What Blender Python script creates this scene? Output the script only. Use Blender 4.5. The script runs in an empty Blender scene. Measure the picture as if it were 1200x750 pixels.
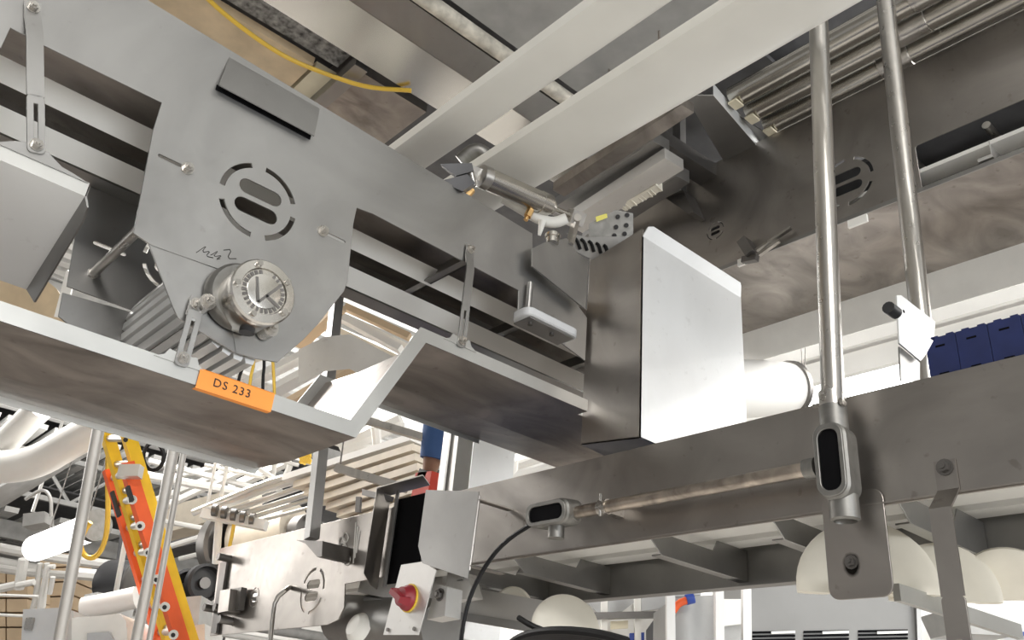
import bpy, bmesh, math, random
from mathutils import Vector as V, Matrix as M
random.seed(7)
# ------------------------------------------------------------------ camera
SC = bpy.context.scene
COL = SC.collection
FPX, TH, RO, YAW = 1011.9, .46612, .0892, .87689
_cy, _sy = math.cos(YAW), math.sin(YAW)
_fw = V((_cy, _sy, 0)); _rt = V((_sy, -_cy, 0)); _up = V((0, 0, 1))
CF = _fw*math.cos(TH) + _up*math.sin(TH); _u2 = -_fw*math.sin(TH) + _up*math.cos(TH)
CR = _rt*math.cos(RO) + _u2*math.sin(RO); CU = -_rt*math.sin(RO) + _u2*math.cos(RO)
CP = V((0, 0, 1.6))
cd = bpy.data.cameras.new('camera'); cam = bpy.data.objects.new('camera', cd); COL.objects.link(cam)
m3 = M((CR, CU, -CF)).transposed()
cam.matrix_world = M.Translation(CP) @ m3.to_4x4()
cd.sensor_width = 36; cd.lens = FPX/1200*36; cd.clip_start = .05; cd.clip_end = 200
SC.camera = cam
# ------------------------------------------------------------------ world, lamps, exposure
w = bpy.data.worlds.new('world'); SC.world = w; w.use_nodes = True
bg = w.node_tree.nodes['Background']; bg.inputs[0].default_value = (1.0, .985, .96, 1); bg.inputs[1].default_value = .42
SC.view_settings.view_transform = 'Standard'; SC.view_settings.look = 'None'
SC.view_settings.gamma = 1; SC.view_settings.use_curve_mapping = False
SC.view_settings.exposure = .08
try: SC.cycles.use_denoising = True; SC.cycles.max_bounces = 8; SC.cycles.sample_clamp_indirect = 6
except Exception: pass
def area(name, loc, tgt, sx, sy, power, col=(1, .97, .93)):
    l = bpy.data.lights.new(name, 'AREA'); l.shape = 'RECTANGLE'; l.size = sx; l.size_y = sy; l.energy = power; l.color = col
    o = bpy.data.objects.new(name, l); COL.objects.link(o); o.location = loc
    o.rotation_euler = (V(tgt)-V(loc)).to_track_quat('-Z', 'Y').to_euler(); return o
area('unseen_light', (4.1, -.7, 4.5), (1.6, 1.2, 2.6), 2.2, 1.4, 210)
area('unseen_light', (6.2, -2.2, 4.6), (1.6, 1.2, 2.4), 2.2, .8, 120)
area('unseen_light', (7.5, 13.0, 3.8), (6.0, 17, 2.5), 3.0, .6, 200)
area('unseen_light', (9.0, 6.0, 4.2), (14, 6, 2.5), 3.0, .6, 240)
area('unseen_light', (1.0, 5.2, 4.35), (.9, 3.0, 1.5), 2.4, .8, 230)  # added to whiten the tray's inclined face and help the wear strips
area('unseen_light', (-1.3, 9.5, 3.5), (1.4, 2.8, 2.1), 2.2, 1.2, 90)  # added to brighten the far end panel of the lower beam
area('unseen_light', (4.6, 3.6, 4.3), (6.5, 5.0, 2.4), 2.0, .4, 120)
area('added_uplight', (1.5, 8.5, 3.3), (1.5, 8.5, 9), 3.0, .6, 60)  # both uplights added to brighten the roof deck from below
area('added_uplight', (4.5, 6.0, 3.4), (4.5, 6.0, 9), 3.0, .6, 90)
area('unseen_light', (-2.2, -4.2, 5.2), (-.6, -2.4, 0), 2.5, .5, 250)  # added to light the near floor so it bounces upwards
area('front_fill', (1.2, -6.5, 1.7), (1.0, 1.5, 2.4), 3.4, 1.6, 260, (.93, .97, 1))  # added soft fill behind the camera, brightens wear strips and trough undersides
# ------------------------------------------------------------------ pixel rays -> points on real planes of the place
def ray(x, y): return CF + CR*((x-600)/FPX) + CU*((375-y)/FPX)
def PX(x, y, X): d = ray(x, y); return CP + d*(X/d.x)
def PY(x, y, Y): d = ray(x, y); return CP + d*(Y/d.y)
def PZ(x, y, Z): d = ray(x, y); return CP + d*((Z-1.6)/d.z)
def PD(x, y, d): return CP + ray(x, y)*d
# ------------------------------------------------------------------ materials
MATS = {}
def nodes(name):
    m = bpy.data.materials.new(name); m.use_nodes = True
    return m, m.node_tree.nodes, m.node_tree.links, m.node_tree.nodes['Principled BSDF']
def plain(name, col, rough=.5, metal=0., var=.08, scale=12, bump=0., spec=.5):
    m, n, l, b = nodes(name)
    tc = n.new('ShaderNodeTexCoord'); nz = n.new('ShaderNodeTexNoise'); nz.inputs['Scale'].default_value = scale; nz.inputs['Detail'].default_value = 5
    l.new(tc.outputs['Object'], nz.inputs['Vector'])
    r = n.new('ShaderNodeValToRGB'); r.color_ramp.elements[0].position = .3; r.color_ramp.elements[1].position = .7
    r.color_ramp.elements[0].color = tuple(c*(1-var) for c in col)+(1,); r.color_ramp.elements[1].color = tuple(min(1, c*(1+var)) for c in col)+(1,)
    l.new(nz.outputs['Fac'], r.inputs['Fac']); l.new(r.outputs['Color'], b.inputs['Base Color'])
    b.inputs['Roughness'].default_value = rough; b.inputs['Metallic'].default_value = metal; b.inputs['Specular IOR Level'].default_value = spec
    if bump:
        bp = n.new('ShaderNodeBump'); bp.inputs['Strength'].default_value = bump; bp.inputs['Distance'].default_value = .002
        l.new(nz.outputs['Fac'], bp.inputs['Height']); l.new(bp.outputs['Normal'], b.inputs['Normal'])
    MATS[name] = m; return m
def steel(name, col=(.60, .59, .565), rough=.36, smear=.25, stretch=(1, 1, 1), grain=.06, speck=0., scale=2.2, metal=1.):
    """brushed stainless sheet with wiped smears, fine grain and a few specks"""
    m, n, l, b = nodes(name)
    tc = n.new('ShaderNodeTexCoord')
    mp = n.new('ShaderNodeMapping'); mp.inputs['Scale'].default_value = stretch; l.new(tc.outputs['Object'], mp.inputs['Vector'])
    n1 = n.new('ShaderNodeTexNoise'); n1.inputs['Scale'].default_value = scale; n1.inputs['Detail'].default_value = 6; n1.inputs['Distortion'].default_value = 1.6
    l.new(mp.outputs[0], n1.inputs['Vector'])
    r = n.new('ShaderNodeValToRGB'); e = r.color_ramp.elements
    e[0].position = .32; e[1].position = .68
    e[0].color = tuple(c*(1-smear) for c in col)+(1,); e[1].color = tuple(min(1, c*(1+smear*.35)) for c in col)+(1,)
    l.new(n1.outputs['Fac'], r.inputs['Fac']); out = r.outputs['Color']
    n2 = n.new('ShaderNodeTexNoise'); n2.inputs['Scale'].default_value = 45; n2.inputs['Detail'].default_value = 3
    l.new(tc.outputs['Object'], n2.inputs['Vector'])
    mr = n.new('ShaderNodeMapRange'); mr.inputs[1].default_value = .25; mr.inputs[2].default_value = .75
    mr.inputs[3].default_value = rough-grain; mr.inputs[4].default_value = rough+grain
    mx = n.new('ShaderNodeMath'); mx.operation = 'ADD'; l.new(n1.outputs['Fac'], mx.inputs[0]); l.new(n2.outputs['Fac'], mx.inputs[1])
    hf = n.new('ShaderNodeMath'); hf.operation = 'MULTIPLY'; hf.inputs[1].default_value = .5; l.new(mx.outputs[0], hf.inputs[0])
    l.new(hf.outputs[0], mr.inputs[0]); l.new(mr.outputs[0], b.inputs['Roughness'])
    if speck:
        n3 = n.new('ShaderNodeTexNoise'); n3.inputs['Scale'].default_value = 38; n3.inputs['Detail'].default_value = 4; l.new(tc.outputs['Object'], n3.inputs['Vector'])
        r3 = n.new('ShaderNodeValToRGB'); r3.color_ramp.elements[0].position = .66; r3.color_ramp.elements[1].position = .74
        r3.color_ramp.elements[0].color = (0, 0, 0, 1); r3.color_ramp.elements[1].color = (speck, speck, speck, 1)
        l.new(n3.outputs['Fac'], r3.inputs['Fac'])
        mc = n.new('ShaderNodeMix'); mc.data_type = 'RGBA'; l.new(r3.outputs['Color'], mc.inputs[0]); l.new(out, mc.inputs[6]); mc.inputs[7].default_value = (.12, .10, .08, 1); out = mc.outputs[2]
    l.new(out, b.inputs['Base Color']); b.inputs['Metallic'].default_value = metal
    MATS[name] = m; return m
def lamp_mat(name, col, s):
    m, n, l, b = nodes(name); b.inputs['Base Color'].default_value = (.9, .9, .9, 1)
    b.inputs['Emission Color'].default_value = col+(1,); b.inputs['Emission Strength'].default_value = s; MATS[name] = m
steel('steel', col=(.375, .37, .36), smear=.2, rough=.42, speck=.12)
steel('steel_lip', col=(.56, .56, .54), smear=.14, rough=.45)
steel('barrel', col=(.50, .48, .44), smear=.03, rough=.25, grain=.01)
steel('steel_worn_dim', col=(.41, .375, .345), smear=.38, rough=.40, stretch=(1, 1.5, 1), scale=4.2, speck=.35)  # smears are real; dim brown base stands in for the floor's reflection
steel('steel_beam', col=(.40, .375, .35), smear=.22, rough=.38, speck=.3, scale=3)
steel('steel_lit', col=(.80, .81, .81), smear=.06, rough=.5, metal=.5, speck=.1)  # lit copy of the steel, glare put into a pale base colour
steel('steel_pale', col=(.74, .73, .71), smear=.14, rough=.55, speck=.15)
steel('steel_polished', col=(.66, .64, .60), smear=.08, rough=.24, grain=.015, scale=1.2)
steel('pipe_steel', col=(.55, .53, .50), smear=.2, rough=.3, stretch=(6, 6, 1))
steel('rusty_pipe', col=(.50, .44, .38), smear=.45, rough=.35, scale=14, speck=.5)
steel('cast_alloy', col=(.30, .295, .28), smear=.25, rough=.5, scale=16)
steel('bolt_steel', col=(.5, .48, .45), smear=.2, rough=.28)
steel('dark_steel', col=(.22, .21, .20), smear=.3, rough=.45)
steel('brass', col=(.72, .46, .20), smear=.2, rough=.3)
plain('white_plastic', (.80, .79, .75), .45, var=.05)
plain('white_paint', (.80, .79, .76), .5, var=.06, scale=3)
plain('trough_white', (.78, .77, .72), .42, var=.08, scale=2.5)
plain('natural_plastic', (.80, .76, .66), .4, var=.06)
plain('grey_paint', (.42, .42, .41), .55, var=.12)
plain('dark_paint', (.10, .10, .105), .6, var=.2)
plain('black_plastic', (.022, .022, .024), .45, var=.2)
plain('black_rubber', (.010, .010, .011), .55, var=.2, spec=.25)
plain('void_black', (.006, .006, .007), .9, var=.1, spec=.08)
plain('cabinet_grey', (.24, .24, .235), .6, var=.08, scale=3)
plain('orange_tape', (.86, .30, .05), .55, var=.08)
plain('ink', (.02, .015, .012), .6)
plain('red_plastic', (.26, .018, .028), .42, var=.1)
plain('red_paint', (.70, .06, .03), .5)
plain('ring_yellow', (.82, .56, .05), .5)
plain('hose_yellow', (.80, .52, .06), .45)
plain('ladder_yellow', (.90, .56, .02), .5)
plain('ladder_orange', (.88, .13, .03), .5)
plain('rung_alloy', (.66, .65, .63), .4, metal=.7)
plain('belt_blue', (.012, .022, .10), .65, var=.12, scale=30)
plain('blue_cloth', (.05, .12, .30), .7)
plain('beige_board', (.66, .53, .36), .8, var=.16, scale=9, bump=.5)
plain('cream_box', (.74, .68, .52), .7, var=.06)
plain('speckled_board', (.30, .30, .30), .85, var=.75, scale=42, bump=.6)
plain('flaky_pipe', (.66, .62, .54), .8, var=.35, scale=22, bump=.9)
plain('concrete', (.20, .175, .155), .55, var=.12, scale=1.5)
plain('floor_bounce', (.58, .56, .53), .5, var=.06, scale=2)
plain('wall_white', (.76, .75, .72), .6, var=.06, scale=.8)
plain('tan_block', (.58, .44, .29), .7, var=.15, scale=3)
plain('duct_cream', (.72, .65, .54), .6, var=.1)
plain('deck_white', (.78, .78, .76), .5, var=.12, scale=4)
plain('green_paint', (.16, .26, .2), .6)
plain('cover_grey', (.50, .51, .52), .45, var=.05)
plain('label_yellow', (.72, .66, .15), .5)
plain('cable_blue', (.03, .07, .35), .4)
def stained(name, base, c, r):
    m = MATS[base].copy(); m.name = name; n = m.node_tree.nodes; l = m.node_tree.links; b = n['Principled BSDF']
    src = b.inputs['Base Color'].links[0].from_socket
    tc = n.new('ShaderNodeTexCoord'); mp = n.new('ShaderNodeMapping'); mp.vector_type = 'POINT'; mp.inputs['Location'].default_value = (0, -c[1]/r, -c[2]/r*.8); mp.inputs['Scale'].default_value = (0, 1/r, .8/r)
    nz = n.new('ShaderNodeTexNoise'); nz.inputs['Scale'].default_value = 40; l.new(tc.outputs['Object'], nz.inputs['Vector'])
    l.new(tc.outputs['Object'], mp.inputs['Vector'])
    ln = n.new('ShaderNodeVectorMath'); ln.operation = 'LENGTH'; l.new(mp.outputs[0], ln.inputs[0])
    ad = n.new('ShaderNodeMath'); ad.operation = 'MULTIPLY_ADD'; ad.inputs[1].default_value = .8; l.new(nz.outputs['Fac'], ad.inputs[0]); l.new(ln.outputs['Value'], ad.inputs[2])
    rp = n.new('ShaderNodeValToRGB'); rp.color_ramp.elements[0].position = .75; rp.color_ramp.elements[0].color = (1, 1, 1, 1); rp.color_ramp.elements[1].position = 1.0; rp.color_ramp.elements[1].color = (0, 0, 0, 1)
    sc_ = n.new('ShaderNodeMath'); sc_.operation = 'MULTIPLY'; sc_.inputs[1].default_value = .6; l.new(ad.outputs[0], sc_.inputs[0]); l.new(sc_.outputs[0], rp.inputs['Fac'])
    mx = n.new('ShaderNodeMix'); mx.data_type = 'RGBA'; l.new(rp.outputs['Color'], mx.inputs[0]); l.new(src, mx.inputs[6]); mx.inputs[7].default_value = (.02, .018, .016, 1)
    l.new(mx.outputs[2], b.inputs['Base Color']); MATS[name] = m
def strip_mat():
    m, n, l, b = nodes('strip_white'); b.inputs['Base Color'].default_value = (.93, .92, .89, 1); b.inputs['Roughness'].default_value = .45
    t = n.new('ShaderNodeBsdfTranslucent'); t.inputs[0].default_value = (.93, .92, .89, 1); mx = n.new('ShaderNodeMixShader'); mx.inputs[0].default_value = .4
    o = n['Material Output']; l.new(b.outputs[0], mx.inputs[1]); l.new(t.outputs[0], mx.inputs[2]); l.new(mx.outputs[0], o.inputs[0]); MATS['strip_white'] = m
strip_mat()
lamp_mat('tube_glow', (1, 1, 1), 7.0)
lamp_mat('lens_glow', (1, .98, .95), 2.4)
# ------------------------------------------------------------------ geometry helpers
class G:
    def __init__(s): s.b = bmesh.new()
    def face(s, pts, smooth=False):
        f = s.b.faces.new([s.b.verts.new(p) for p in pts]); f.smooth = smooth; return s
    def hexa(s, a):                       # 8 points: bottom loop 4, top loop 4
        v = [s.b.verts.new(p) for p in a]
        for q in ((3, 2, 1, 0), (4, 5, 6, 7), (0, 1, 5, 4), (1, 2, 6, 5), (2, 3, 7, 6), (3, 0, 4, 7)): s.b.faces.new([v[i] for i in q])
        return s
    def box(s, a, b):
        x0, y0, z0 = a; x1, y1, z1 = b
        return s.hexa([V(p) for p in ((x0, y0, z0), (x1, y0, z0), (x1, y1, z0), (x0, y1, z0), (x0, y0, z1), (x1, y0, z1), (x1, y1, z1), (x0, y1, z1))])
    def bar(s, p, q, w, h, up=(0, 0, 1)):  # rectangular bar between two points
        p, q = V(p), V(q); t = (q-p).normalized(); a = t.cross(V(up))
        if a.length < 1e-4: a = t.cross(V((1, 0, 0)))
        a = a.normalized()*w/2; c = a.cross(t).normalized()*h/2
        return s.hexa([p-a-c, p+a-c, p+a+c, p-a+c, q-a-c, q+a-c, q+a+c, q-a+c])
    def cyl(s, p, q, r, n=16, r2=None, caps=True):
        p, q = V(p), V(q); r2 = r if r2 is None else r2
        t = (q-p).normalized(); a = t.orthogonal().normalized(); c = t.cross(a)
        A = [s.b.verts.new(p+(a*math.cos(2*math.pi*i/n)+c*math.sin(2*math.pi*i/n))*r) for i in range(n)]
        B = [s.b.verts.new(q+(a*math.cos(2*math.pi*i/n)+c*math.sin(2*math.pi*i/n))*r2) for i in range(n)]
        for i in range(n):
            f = s.b.faces.new((A[i], A[(i+1) % n], B[(i+1) % n], B[i])); f.smooth = n > 6
        if caps: s.b.faces.new(A[::-1]); s.b.faces.new(B)
        return s
    def tube(s, pts, r, n=8, smooth_path=0):
        P = [V(p) for p in pts]
        for _ in range(smooth_path):      # corner cutting
            Q = [P[0]]
            for i in range(len(P)-1): Q += [P[i]*.75+P[i+1]*.25, P[i]*.25+P[i+1]*.75]
            P = Q+[P[-1]]
        rings = []; a = None
        for i, p in enumerate(P):
            t = (P[min(i+1, len(P)-1)]-P[max(i-1, 0)]).normalized()
            a = t.orthogonal() if a is None else a - t*a.dot(t)
            a = a.normalized(); c = t.cross(a)
            rings.append([s.b.verts.new(p+(a*math.cos(2*math.pi*k/n)+c*math.sin(2*math.pi*k/n))*r) for k in range(n)])
        for A, B in zip(rings, rings[1:]):
            for k in range(n):
                f = s.b.faces.new((A[k], A[(k+1) % n], B[(k+1) % n], B[k])); f.smooth = True
        s.b.faces.new(rings[0][::-1]); s.b.faces.new(rings[-1]); return s
    def ribbon(s, pts, wdir, width, thick):  # a flat strap bent along pts
        P = [V(p) for p in pts]; w = V(wdir).normalized()*width/2; R = []
        for i, p in enumerate(P):
            t = (P[min(i+1, len(P)-1)]-P[max(i-1, 0)]).normalized(); nn = t.cross(w).normalized()*thick/2
            R.append([s.b.verts.new(x) for x in (p-w-nn, p+w-nn, p+w+nn, p-w+nn)])
        for A, B in zip(R, R[1:]):
            for k in range(4): s.b.faces.new((A[k], A[(k+1) % 4], B[(k+1) % 4], B[k]))
        s.b.faces.new(R[0][::-1]); s.b.faces.new(R[-1]); return s
    def prism(s, pts, off):               # planar polygon pushed along off
        o = V(off); A = [s.b.verts.new(p) for p in pts]; B = [s.b.verts.new(V(p)+o) for p in pts]; n = len(A)
        s.b.faces.new(A[::-1]); s.b.faces.new(B)
        for i in range(n): s.b.faces.new((A[i], A[(i+1) % n], B[(i+1) % n], B[i]))
        return s
    def lathe(s, p, axis, prof, n=24):    # prof: (distance along axis, radius)
        p = V(p); t = V(axis).normalized(); a = t.orthogonal().normalized(); c = t.cross(a); R = []
        for d, r in prof: R.append([s.b.verts.new(p+t*d+(a*math.cos(2*math.pi*k/n)+c*math.sin(2*math.pi*k/n))*max(r, 1e-4)) for k in range(n)])
        for A, B in zip(R, R[1:]):
            for k in range(n):
                f = s.b.faces.new((A[k], A[(k+1) % n], B[(k+1) % n], B[k])); f.smooth = True
        s.b.faces.new(R[0][::-1]); s.b.faces.new(R[-1]); return s
    def plate(s, outer, holes, t, frame, bev=.0006):   # flat sheet with cut-outs; 2D outline in a frame (origin, ex, ey, ez)
        cu = bpy.data.curves.new('t', 'CURVE'); cu.dimensions = '2D'; cu.fill_mode = 'BOTH'; cu.extrude = max(abs(t)/2-bev, 1e-5)
        cu.bevel_depth = bev; cu.bevel_resolution = 0
        for loop in [outer]+list(holes):
            sp = cu.splines.new('POLY'); sp.points.add(len(loop)-1); sp.use_cyclic_u = True
            for q, (x, y) in zip(sp.points, loop): q.co = (x, y, 0, 1)
        ob = bpy.data.objects.new('t', cu); me = bpy.data.meshes.new_from_object(ob)
        o, ex, ey, ez = [V(k) for k in frame]
        mt = M.Translation(o+ez*t/2) @ M((ex, ey, ez)).transposed().to_4x4(); me.transform(mt)
        for p in me.polygons: p.use_smooth = False
        s.b.from_mesh(me); bpy.data.objects.remove(ob); bpy.data.curves.remove(cu); bpy.data.meshes.remove(me); return s
    def text(s, txt, size, frame, t=.0006, spacing=1.):
        cu = bpy.data.curves.new('t', 'FONT'); cu.body = txt; cu.size = size; cu.extrude = t; cu.space_character = spacing; cu.resolution_u = 3
        cu.align_x = 'CENTER'; cu.align_y = 'CENTER'
        ob = bpy.data.objects.new('t', cu); me = bpy.data.meshes.new_from_object(ob)
        o, ex, ey, ez = [V(k) for k in frame]
        me.transform(M.Translation(o) @ M((ex, ey, ez)).transposed().to_4x4())
        s.b.from_mesh(me); bpy.data.objects.remove(ob); bpy.data.curves.remove(cu); bpy.data.meshes.remove(me); return s
def mesh_of(g, name, mat, origin):
    bmesh.ops.recalc_face_normals(g.b, faces=g.b.faces); bmesh.ops.translate(g.b, verts=g.b.verts, vec=-V(origin))
    me = bpy.data.meshes.new(name); g.b.to_mesh(me); g.b.free(); me.materials.append(MATS[mat]); me.set_sharp_from_angle(angle=math.radians(38)); return me
def thing(name, label, cat, loc, group=None):
    o = bpy.data.objects.new(name, None); COL.objects.link(o); o.location = V(loc); o.empty_display_size = .05
    o['label'] = label; o['category'] = cat
    if group: o['group'] = group
    return o
def wloc(o):
    p = V((0, 0, 0))
    while o: p += o.location; o = o.parent
    return p
def part(name, g, mat, parent, label=None, stuff=False):
    o = bpy.data.objects.new(name, mesh_of(g, name, mat, wloc(parent))); COL.objects.link(o); o.parent = parent
    if label: o['label'] = label
    if stuff: o['kind'] = 'stuff'
    return o
def single(name, g, mat, label, cat, group=None, kind=None):
    vs = [v.co for v in g.b.verts]
    o3 = V(((min(v.x for v in vs)+max(v.x for v in vs))/2, (min(v.y for v in vs)+max(v.y for v in vs))/2, min(v.z for v in vs)))
    o = bpy.data.objects.new(name, mesh_of(g, name, mat, o3)); COL.objects.link(o); o.location = o3
    if kind: o['kind'] = kind
    else:
        o['label'] = label; o['category'] = cat
        if group: o['group'] = group
    return o
def structure(name, g, mat): return single(name, g, mat, None, None, kind='structure')
def circ(cx, cy, r, n=20): return [(cx+r*math.cos(2*math.pi*i/n), cy+r*math.sin(2*math.pi*i/n)) for i in range(n)]
def stadium(cx, cy, w, h, n=8):
    r = h/2; L = w/2-r; o = []
    for i in range(n+1): a = -math.pi/2+math.pi*i/n; o.append((cx+L+r*math.cos(a), cy+r*math.sin(a)))
    for i in range(n+1): a = math.pi/2+math.pi*i/n; o.append((cx-L+r*math.cos(a), cy+r*math.sin(a)))
    return o
def arc(cx, cy, r0, r1, a0, a1, n=10):
    a0, a1 = math.radians(a0), math.radians(a1)
    return [(cx+r1*math.cos(a0+(a1-a0)*i/n), cy+r1*math.sin(a0+(a1-a0)*i/n)) for i in range(n+1)] + [(cx+r0*math.cos(a1+(a0-a1)*i/n), cy+r0*math.sin(a1+(a0-a1)*i/n)) for i in range(n+1)]
def emblem(cx, cy, r, rot=0, n=10):      # the round cut-out: four arc slots about two stadium slots
    h = []
    for k in range(4): h.append(arc(cx, cy, r*.86, r, rot+k*90+11, rot+k*90+79, n))
    h.append(stadium(cx, cy+r*.26, r*1.12, r*.40)); h.append(stadium(cx, cy-r*.26, r*1.12, r*.40)); return h
def rounded(x0, y0, x1, y1, r, n=4):
    o = []
    for cx, cy, a in ((x1-r, y0+r, -90), (x1-r, y1-r, 0), (x0+r, y1-r, 90), (x0+r, y0+r, 180)):
        for i in range(n+1): t = math.radians(a+90*i/n); o.append((cx+r*math.cos(t), cy+r*math.sin(t)))
    return o
def FY(Y): return (V((0, Y, 0)), V((1, 0, 0)), V((0, 0, 1)), V((0, -1, 0)))    # XZ outline, thickness towards -Y
def FX(X): return (V((X, 0, 0)), V((0, 1, 0)), V((0, 0, 1)), V((1, 0, 0)))     # YZ outline, thickness towards +X
def hexbolt(p, axis, r, h, g=None, washer=True):
    g = g or G(); p, a = V(p), V(axis).normalized()
    if washer: g.cyl(p, p+a*h*.22, r*1.45, 14)
    g.cyl(p+a*h*.2, p+a*h, r, 6); g.cyl(p+a*h, p+a*h*1.35, r*.5, 10); return g
XH = V((1, 0, 0)); YH = V((0, 1, 0)); ZH = V((0, 0, 1))
def xz(p): return (p.x, p.z)
def yz(p): return (p.y, p.z)
YA, YR, XC, XB = 1.397, 1.76, 1.391, 2.0

# ------------------------------------------------------------------ the hall
structure('floor', G().box((-9, -9, -.1), (16, 20, 0)), 'concrete')
structure('floor', G().box((-6, -8, 0), (5, 3.2, .004)), 'floor_bounce')  # unseen pale area added to bounce light onto strips and troughs
structure('wall_back', G().box((-9, 17, 0), (16, 17.2, 6.4)), 'wall_white')
structure('wall_right', G().box((15, -9, 0), (15.2, 17, 6.4)), 'wall_white')
roof = structure('ceiling', G().box((-9, -9, 6.3), (16, 20, 6.45)), 'deck_white')
# ------------------------------------------------------------------ upper left conveyor (runs along X)
cv = thing('conveyor', 'long grey stainless conveyor crossing the upper left, with a hanging motor plate', 'conveyor', (.3, 1.58, 2.2))
PA = lambda x, y: xz(PY(x, y, YA))
out = [(-.9, 2.845), (1.204, 2.775), (1.208, 2.735), (1.30, 2.69), (1.412, 2.62), (1.412, 2.50), PA(645, 392), PA(607, 372), PA(608, 340), PA(437, 250), PA(418, 243),
       PA(414, 262), PA(407, 330), PA(403, 341), PA(372, 380), PA(355, 398), PA(325, 424), PA(300, 420), PA(277, 413), PA(262, 317), PA(178, 287), PA(157, 273),
       PA(166, 225), PA(180, 152), PA(190, 120), PA(120, 86), PA(50, 52), PA(32, 42), PA(12, 32), PA(1, 56), (-.06, 2.50), (-.9, 2.50)]
out = [(p[0], p[1]) for p in out]
ec = PA(303, 236)
holes = emblem(ec[0], ec[1], .080, 12, 12)
s1 = PA(212, 194); s2 = PA(384, 274)
holes += [stadium(s1[0]-.012, s1[1], .062, .008, 4), stadium(s2[0]+.012, s2[1], .062, .008, 4)]
part('side_plate', G().plate(out, holes, -.004, FY(YA)), 'steel', cv)
for s in (s1, s2):
    part('slot_bolt', hexbolt((s[0]+(.012 if s is s1 else -.012), YA, s[1]), -YH, .0085, .012), 'bolt_steel', cv)
# folded tab on the plate
p0, p1, p2, p3 = [PY(*q, YA) for q in ((268, 68), (374, 128), (363, 164), (252, 105))]
g = G(); o1 = V((0, -.016, 0)); e = V((0, -.002, 0))
g.hexa([p0, p1, p2+o1, p3+o1, p0+e*1.5, p1+e*1.5, p2+o1+e*1.5, p3+o1+e*1.5])
part('folded_tab', g, 'steel', cv)
g = G(); g.hexa([p3+V((.0, -.0005, 0)), p2+V((0, -.0005, 0)), p2+V((0, -.0005, .012)), p3+V((0, -.0005, .012)), p3+V((0, -.002, 0)), p2+V((0, -.002, 0)), p2+V((0, -.002, .012)), p3+V((0, -.002, .012))])
part('tab_slot', g, 'void_black', cv)
# hand-written mark, upside down
g = G(); wf = [[(230, 296), (243, 287), (236, 296), (247, 294), (241, 300), (250, 302)], [(247, 299), (257, 293), (249, 301), (261, 299), (253, 304), (258, 303)], [(262, 293), (272, 292), (266, 303), (277, 303)]]
for st in wf: g.tube([PY(x, y, YA-.0008) for x, y in st], .0007, 4, 1)
part('ink_mark', g, 'ink', cv)
# gear plate behind the step in the motor plate
o = [PA(174, 282), PA(262, 312), PA(300, 335), PA(310, 420), PA(277, 413), PA(210, 372), PA(204, 360)]
part('gear_plate', G().plate(o, [], .004, FY(YA+.006)), 'steel', cv)
# rear plates
PR = lambda x, y: xz(PY(x, y, YR))
r1 = PR(78, 336); r2 = PR(90, 262)
o = [(-.9, 2.80), (1.85, 2.79), (1.85, 2.597), (r1[0]+.42, 2.60), (r1[0]+.40, r1[1]+.05), (r1[0]+.36, r1[1]), r1, r2, (r2[0], 2.60), (-.9, 2.62)]
rc = PR(203, 310)
rh = emblem(rc[0], rc[1], .069, 12, 8) + [stadium(PR(128, 292)[0], PR(128, 292)[1], .07, .010, 4)]
part('rear_side_plate', G().plate(o, rh, .004, FY(YR)), 'steel', cv)
o = [PR(72, 345), PR(67, 372), PR(96, 396), PR(150, 422), PR(250, 470), PR(230, 390)]
part('rear_gear_plate', G().plate(o, [], .004, FY(YR-.006)), 'steel', cv)
g = G(); g.box((-.9, YR-.05, 2.594), (1.85, YR, 2.598)); part('rear_flange', g, 'steel', cv)
y_ = [YA+.004, PZ(415, 268, 2.655).y, PZ(412, 292, 2.655).y, PZ(410, 312, 2.655).y, PZ(408, 336, 2.655).y, YR-.001]
part('belt_pan', G().box((-.9, YA+.004, 2.70), (1.18, YR-.001, 2.704)).box((1.18, YA+.08, 2.70), (1.85, YR-.001, 2.704)), 'steel_worn_dim', cv)
# wear strips
def line_y(x, y, z): return PZ(x, y, z).y
zs = 2.655
for (n, f, x0, x1) in (((415, 268), (412, 292), .02, 1.85), ((410, 312), (408, 336), .02, 1.85)):
    y0, y1 = line_y(*n, zs), line_y(*f, zs)
    Ys = 1.53 if n[0] == 415 else 1.62
    za, zb3 = PY(*n, Ys).z, PY(*f, Ys+.03).z
    part('wear_strip', G().hexa([V((x0-.9, Ys, za)), V((x1, Ys, za)), V((x1, Ys+.03, zb3)), V((x0-.9, Ys+.03, zb3))]+[V((x0-.9, Ys+.01, za+.006)), V((x1, Ys+.01, za+.006)), V((x1, Ys+.04, zb3+.006)), V((x0-.9, Ys+.04, zb3+.006))]), 'strip_white', cv)
for a, b in (((447, 362), (557, 310)), ((557, 407), (632, 380)), ((643, 443), (690, 424))):
    A = PZ(*a, 2.612); x = A.x
    part('cross_brace', G().box((x-.002, YA+.005, 2.610), (x+.002, YR-.002, 2.650)).box((x-.02, YA+.005, 2.610), (x+.002, YR-.002, 2.613)), 'steel', cv)
xl = PA(60, 100)[0]
part('cross_brace', G().box((xl-.3, YA+.005, 2.610), (xl-.296, YR-.002, 2.650)), 'steel', cv)
# tie rod
rp = PY(109, 321, YR)
part('tie_rod', G().cyl((rp.x, YA+.003, rp.z), (rp.x, YR-.001, rp.z), .0095, 14).cyl((rp.x, YR-.012, rp.z), (rp.x, YR-.001, rp.z), .013, 6), 'pipe_steel', cv)
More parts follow.
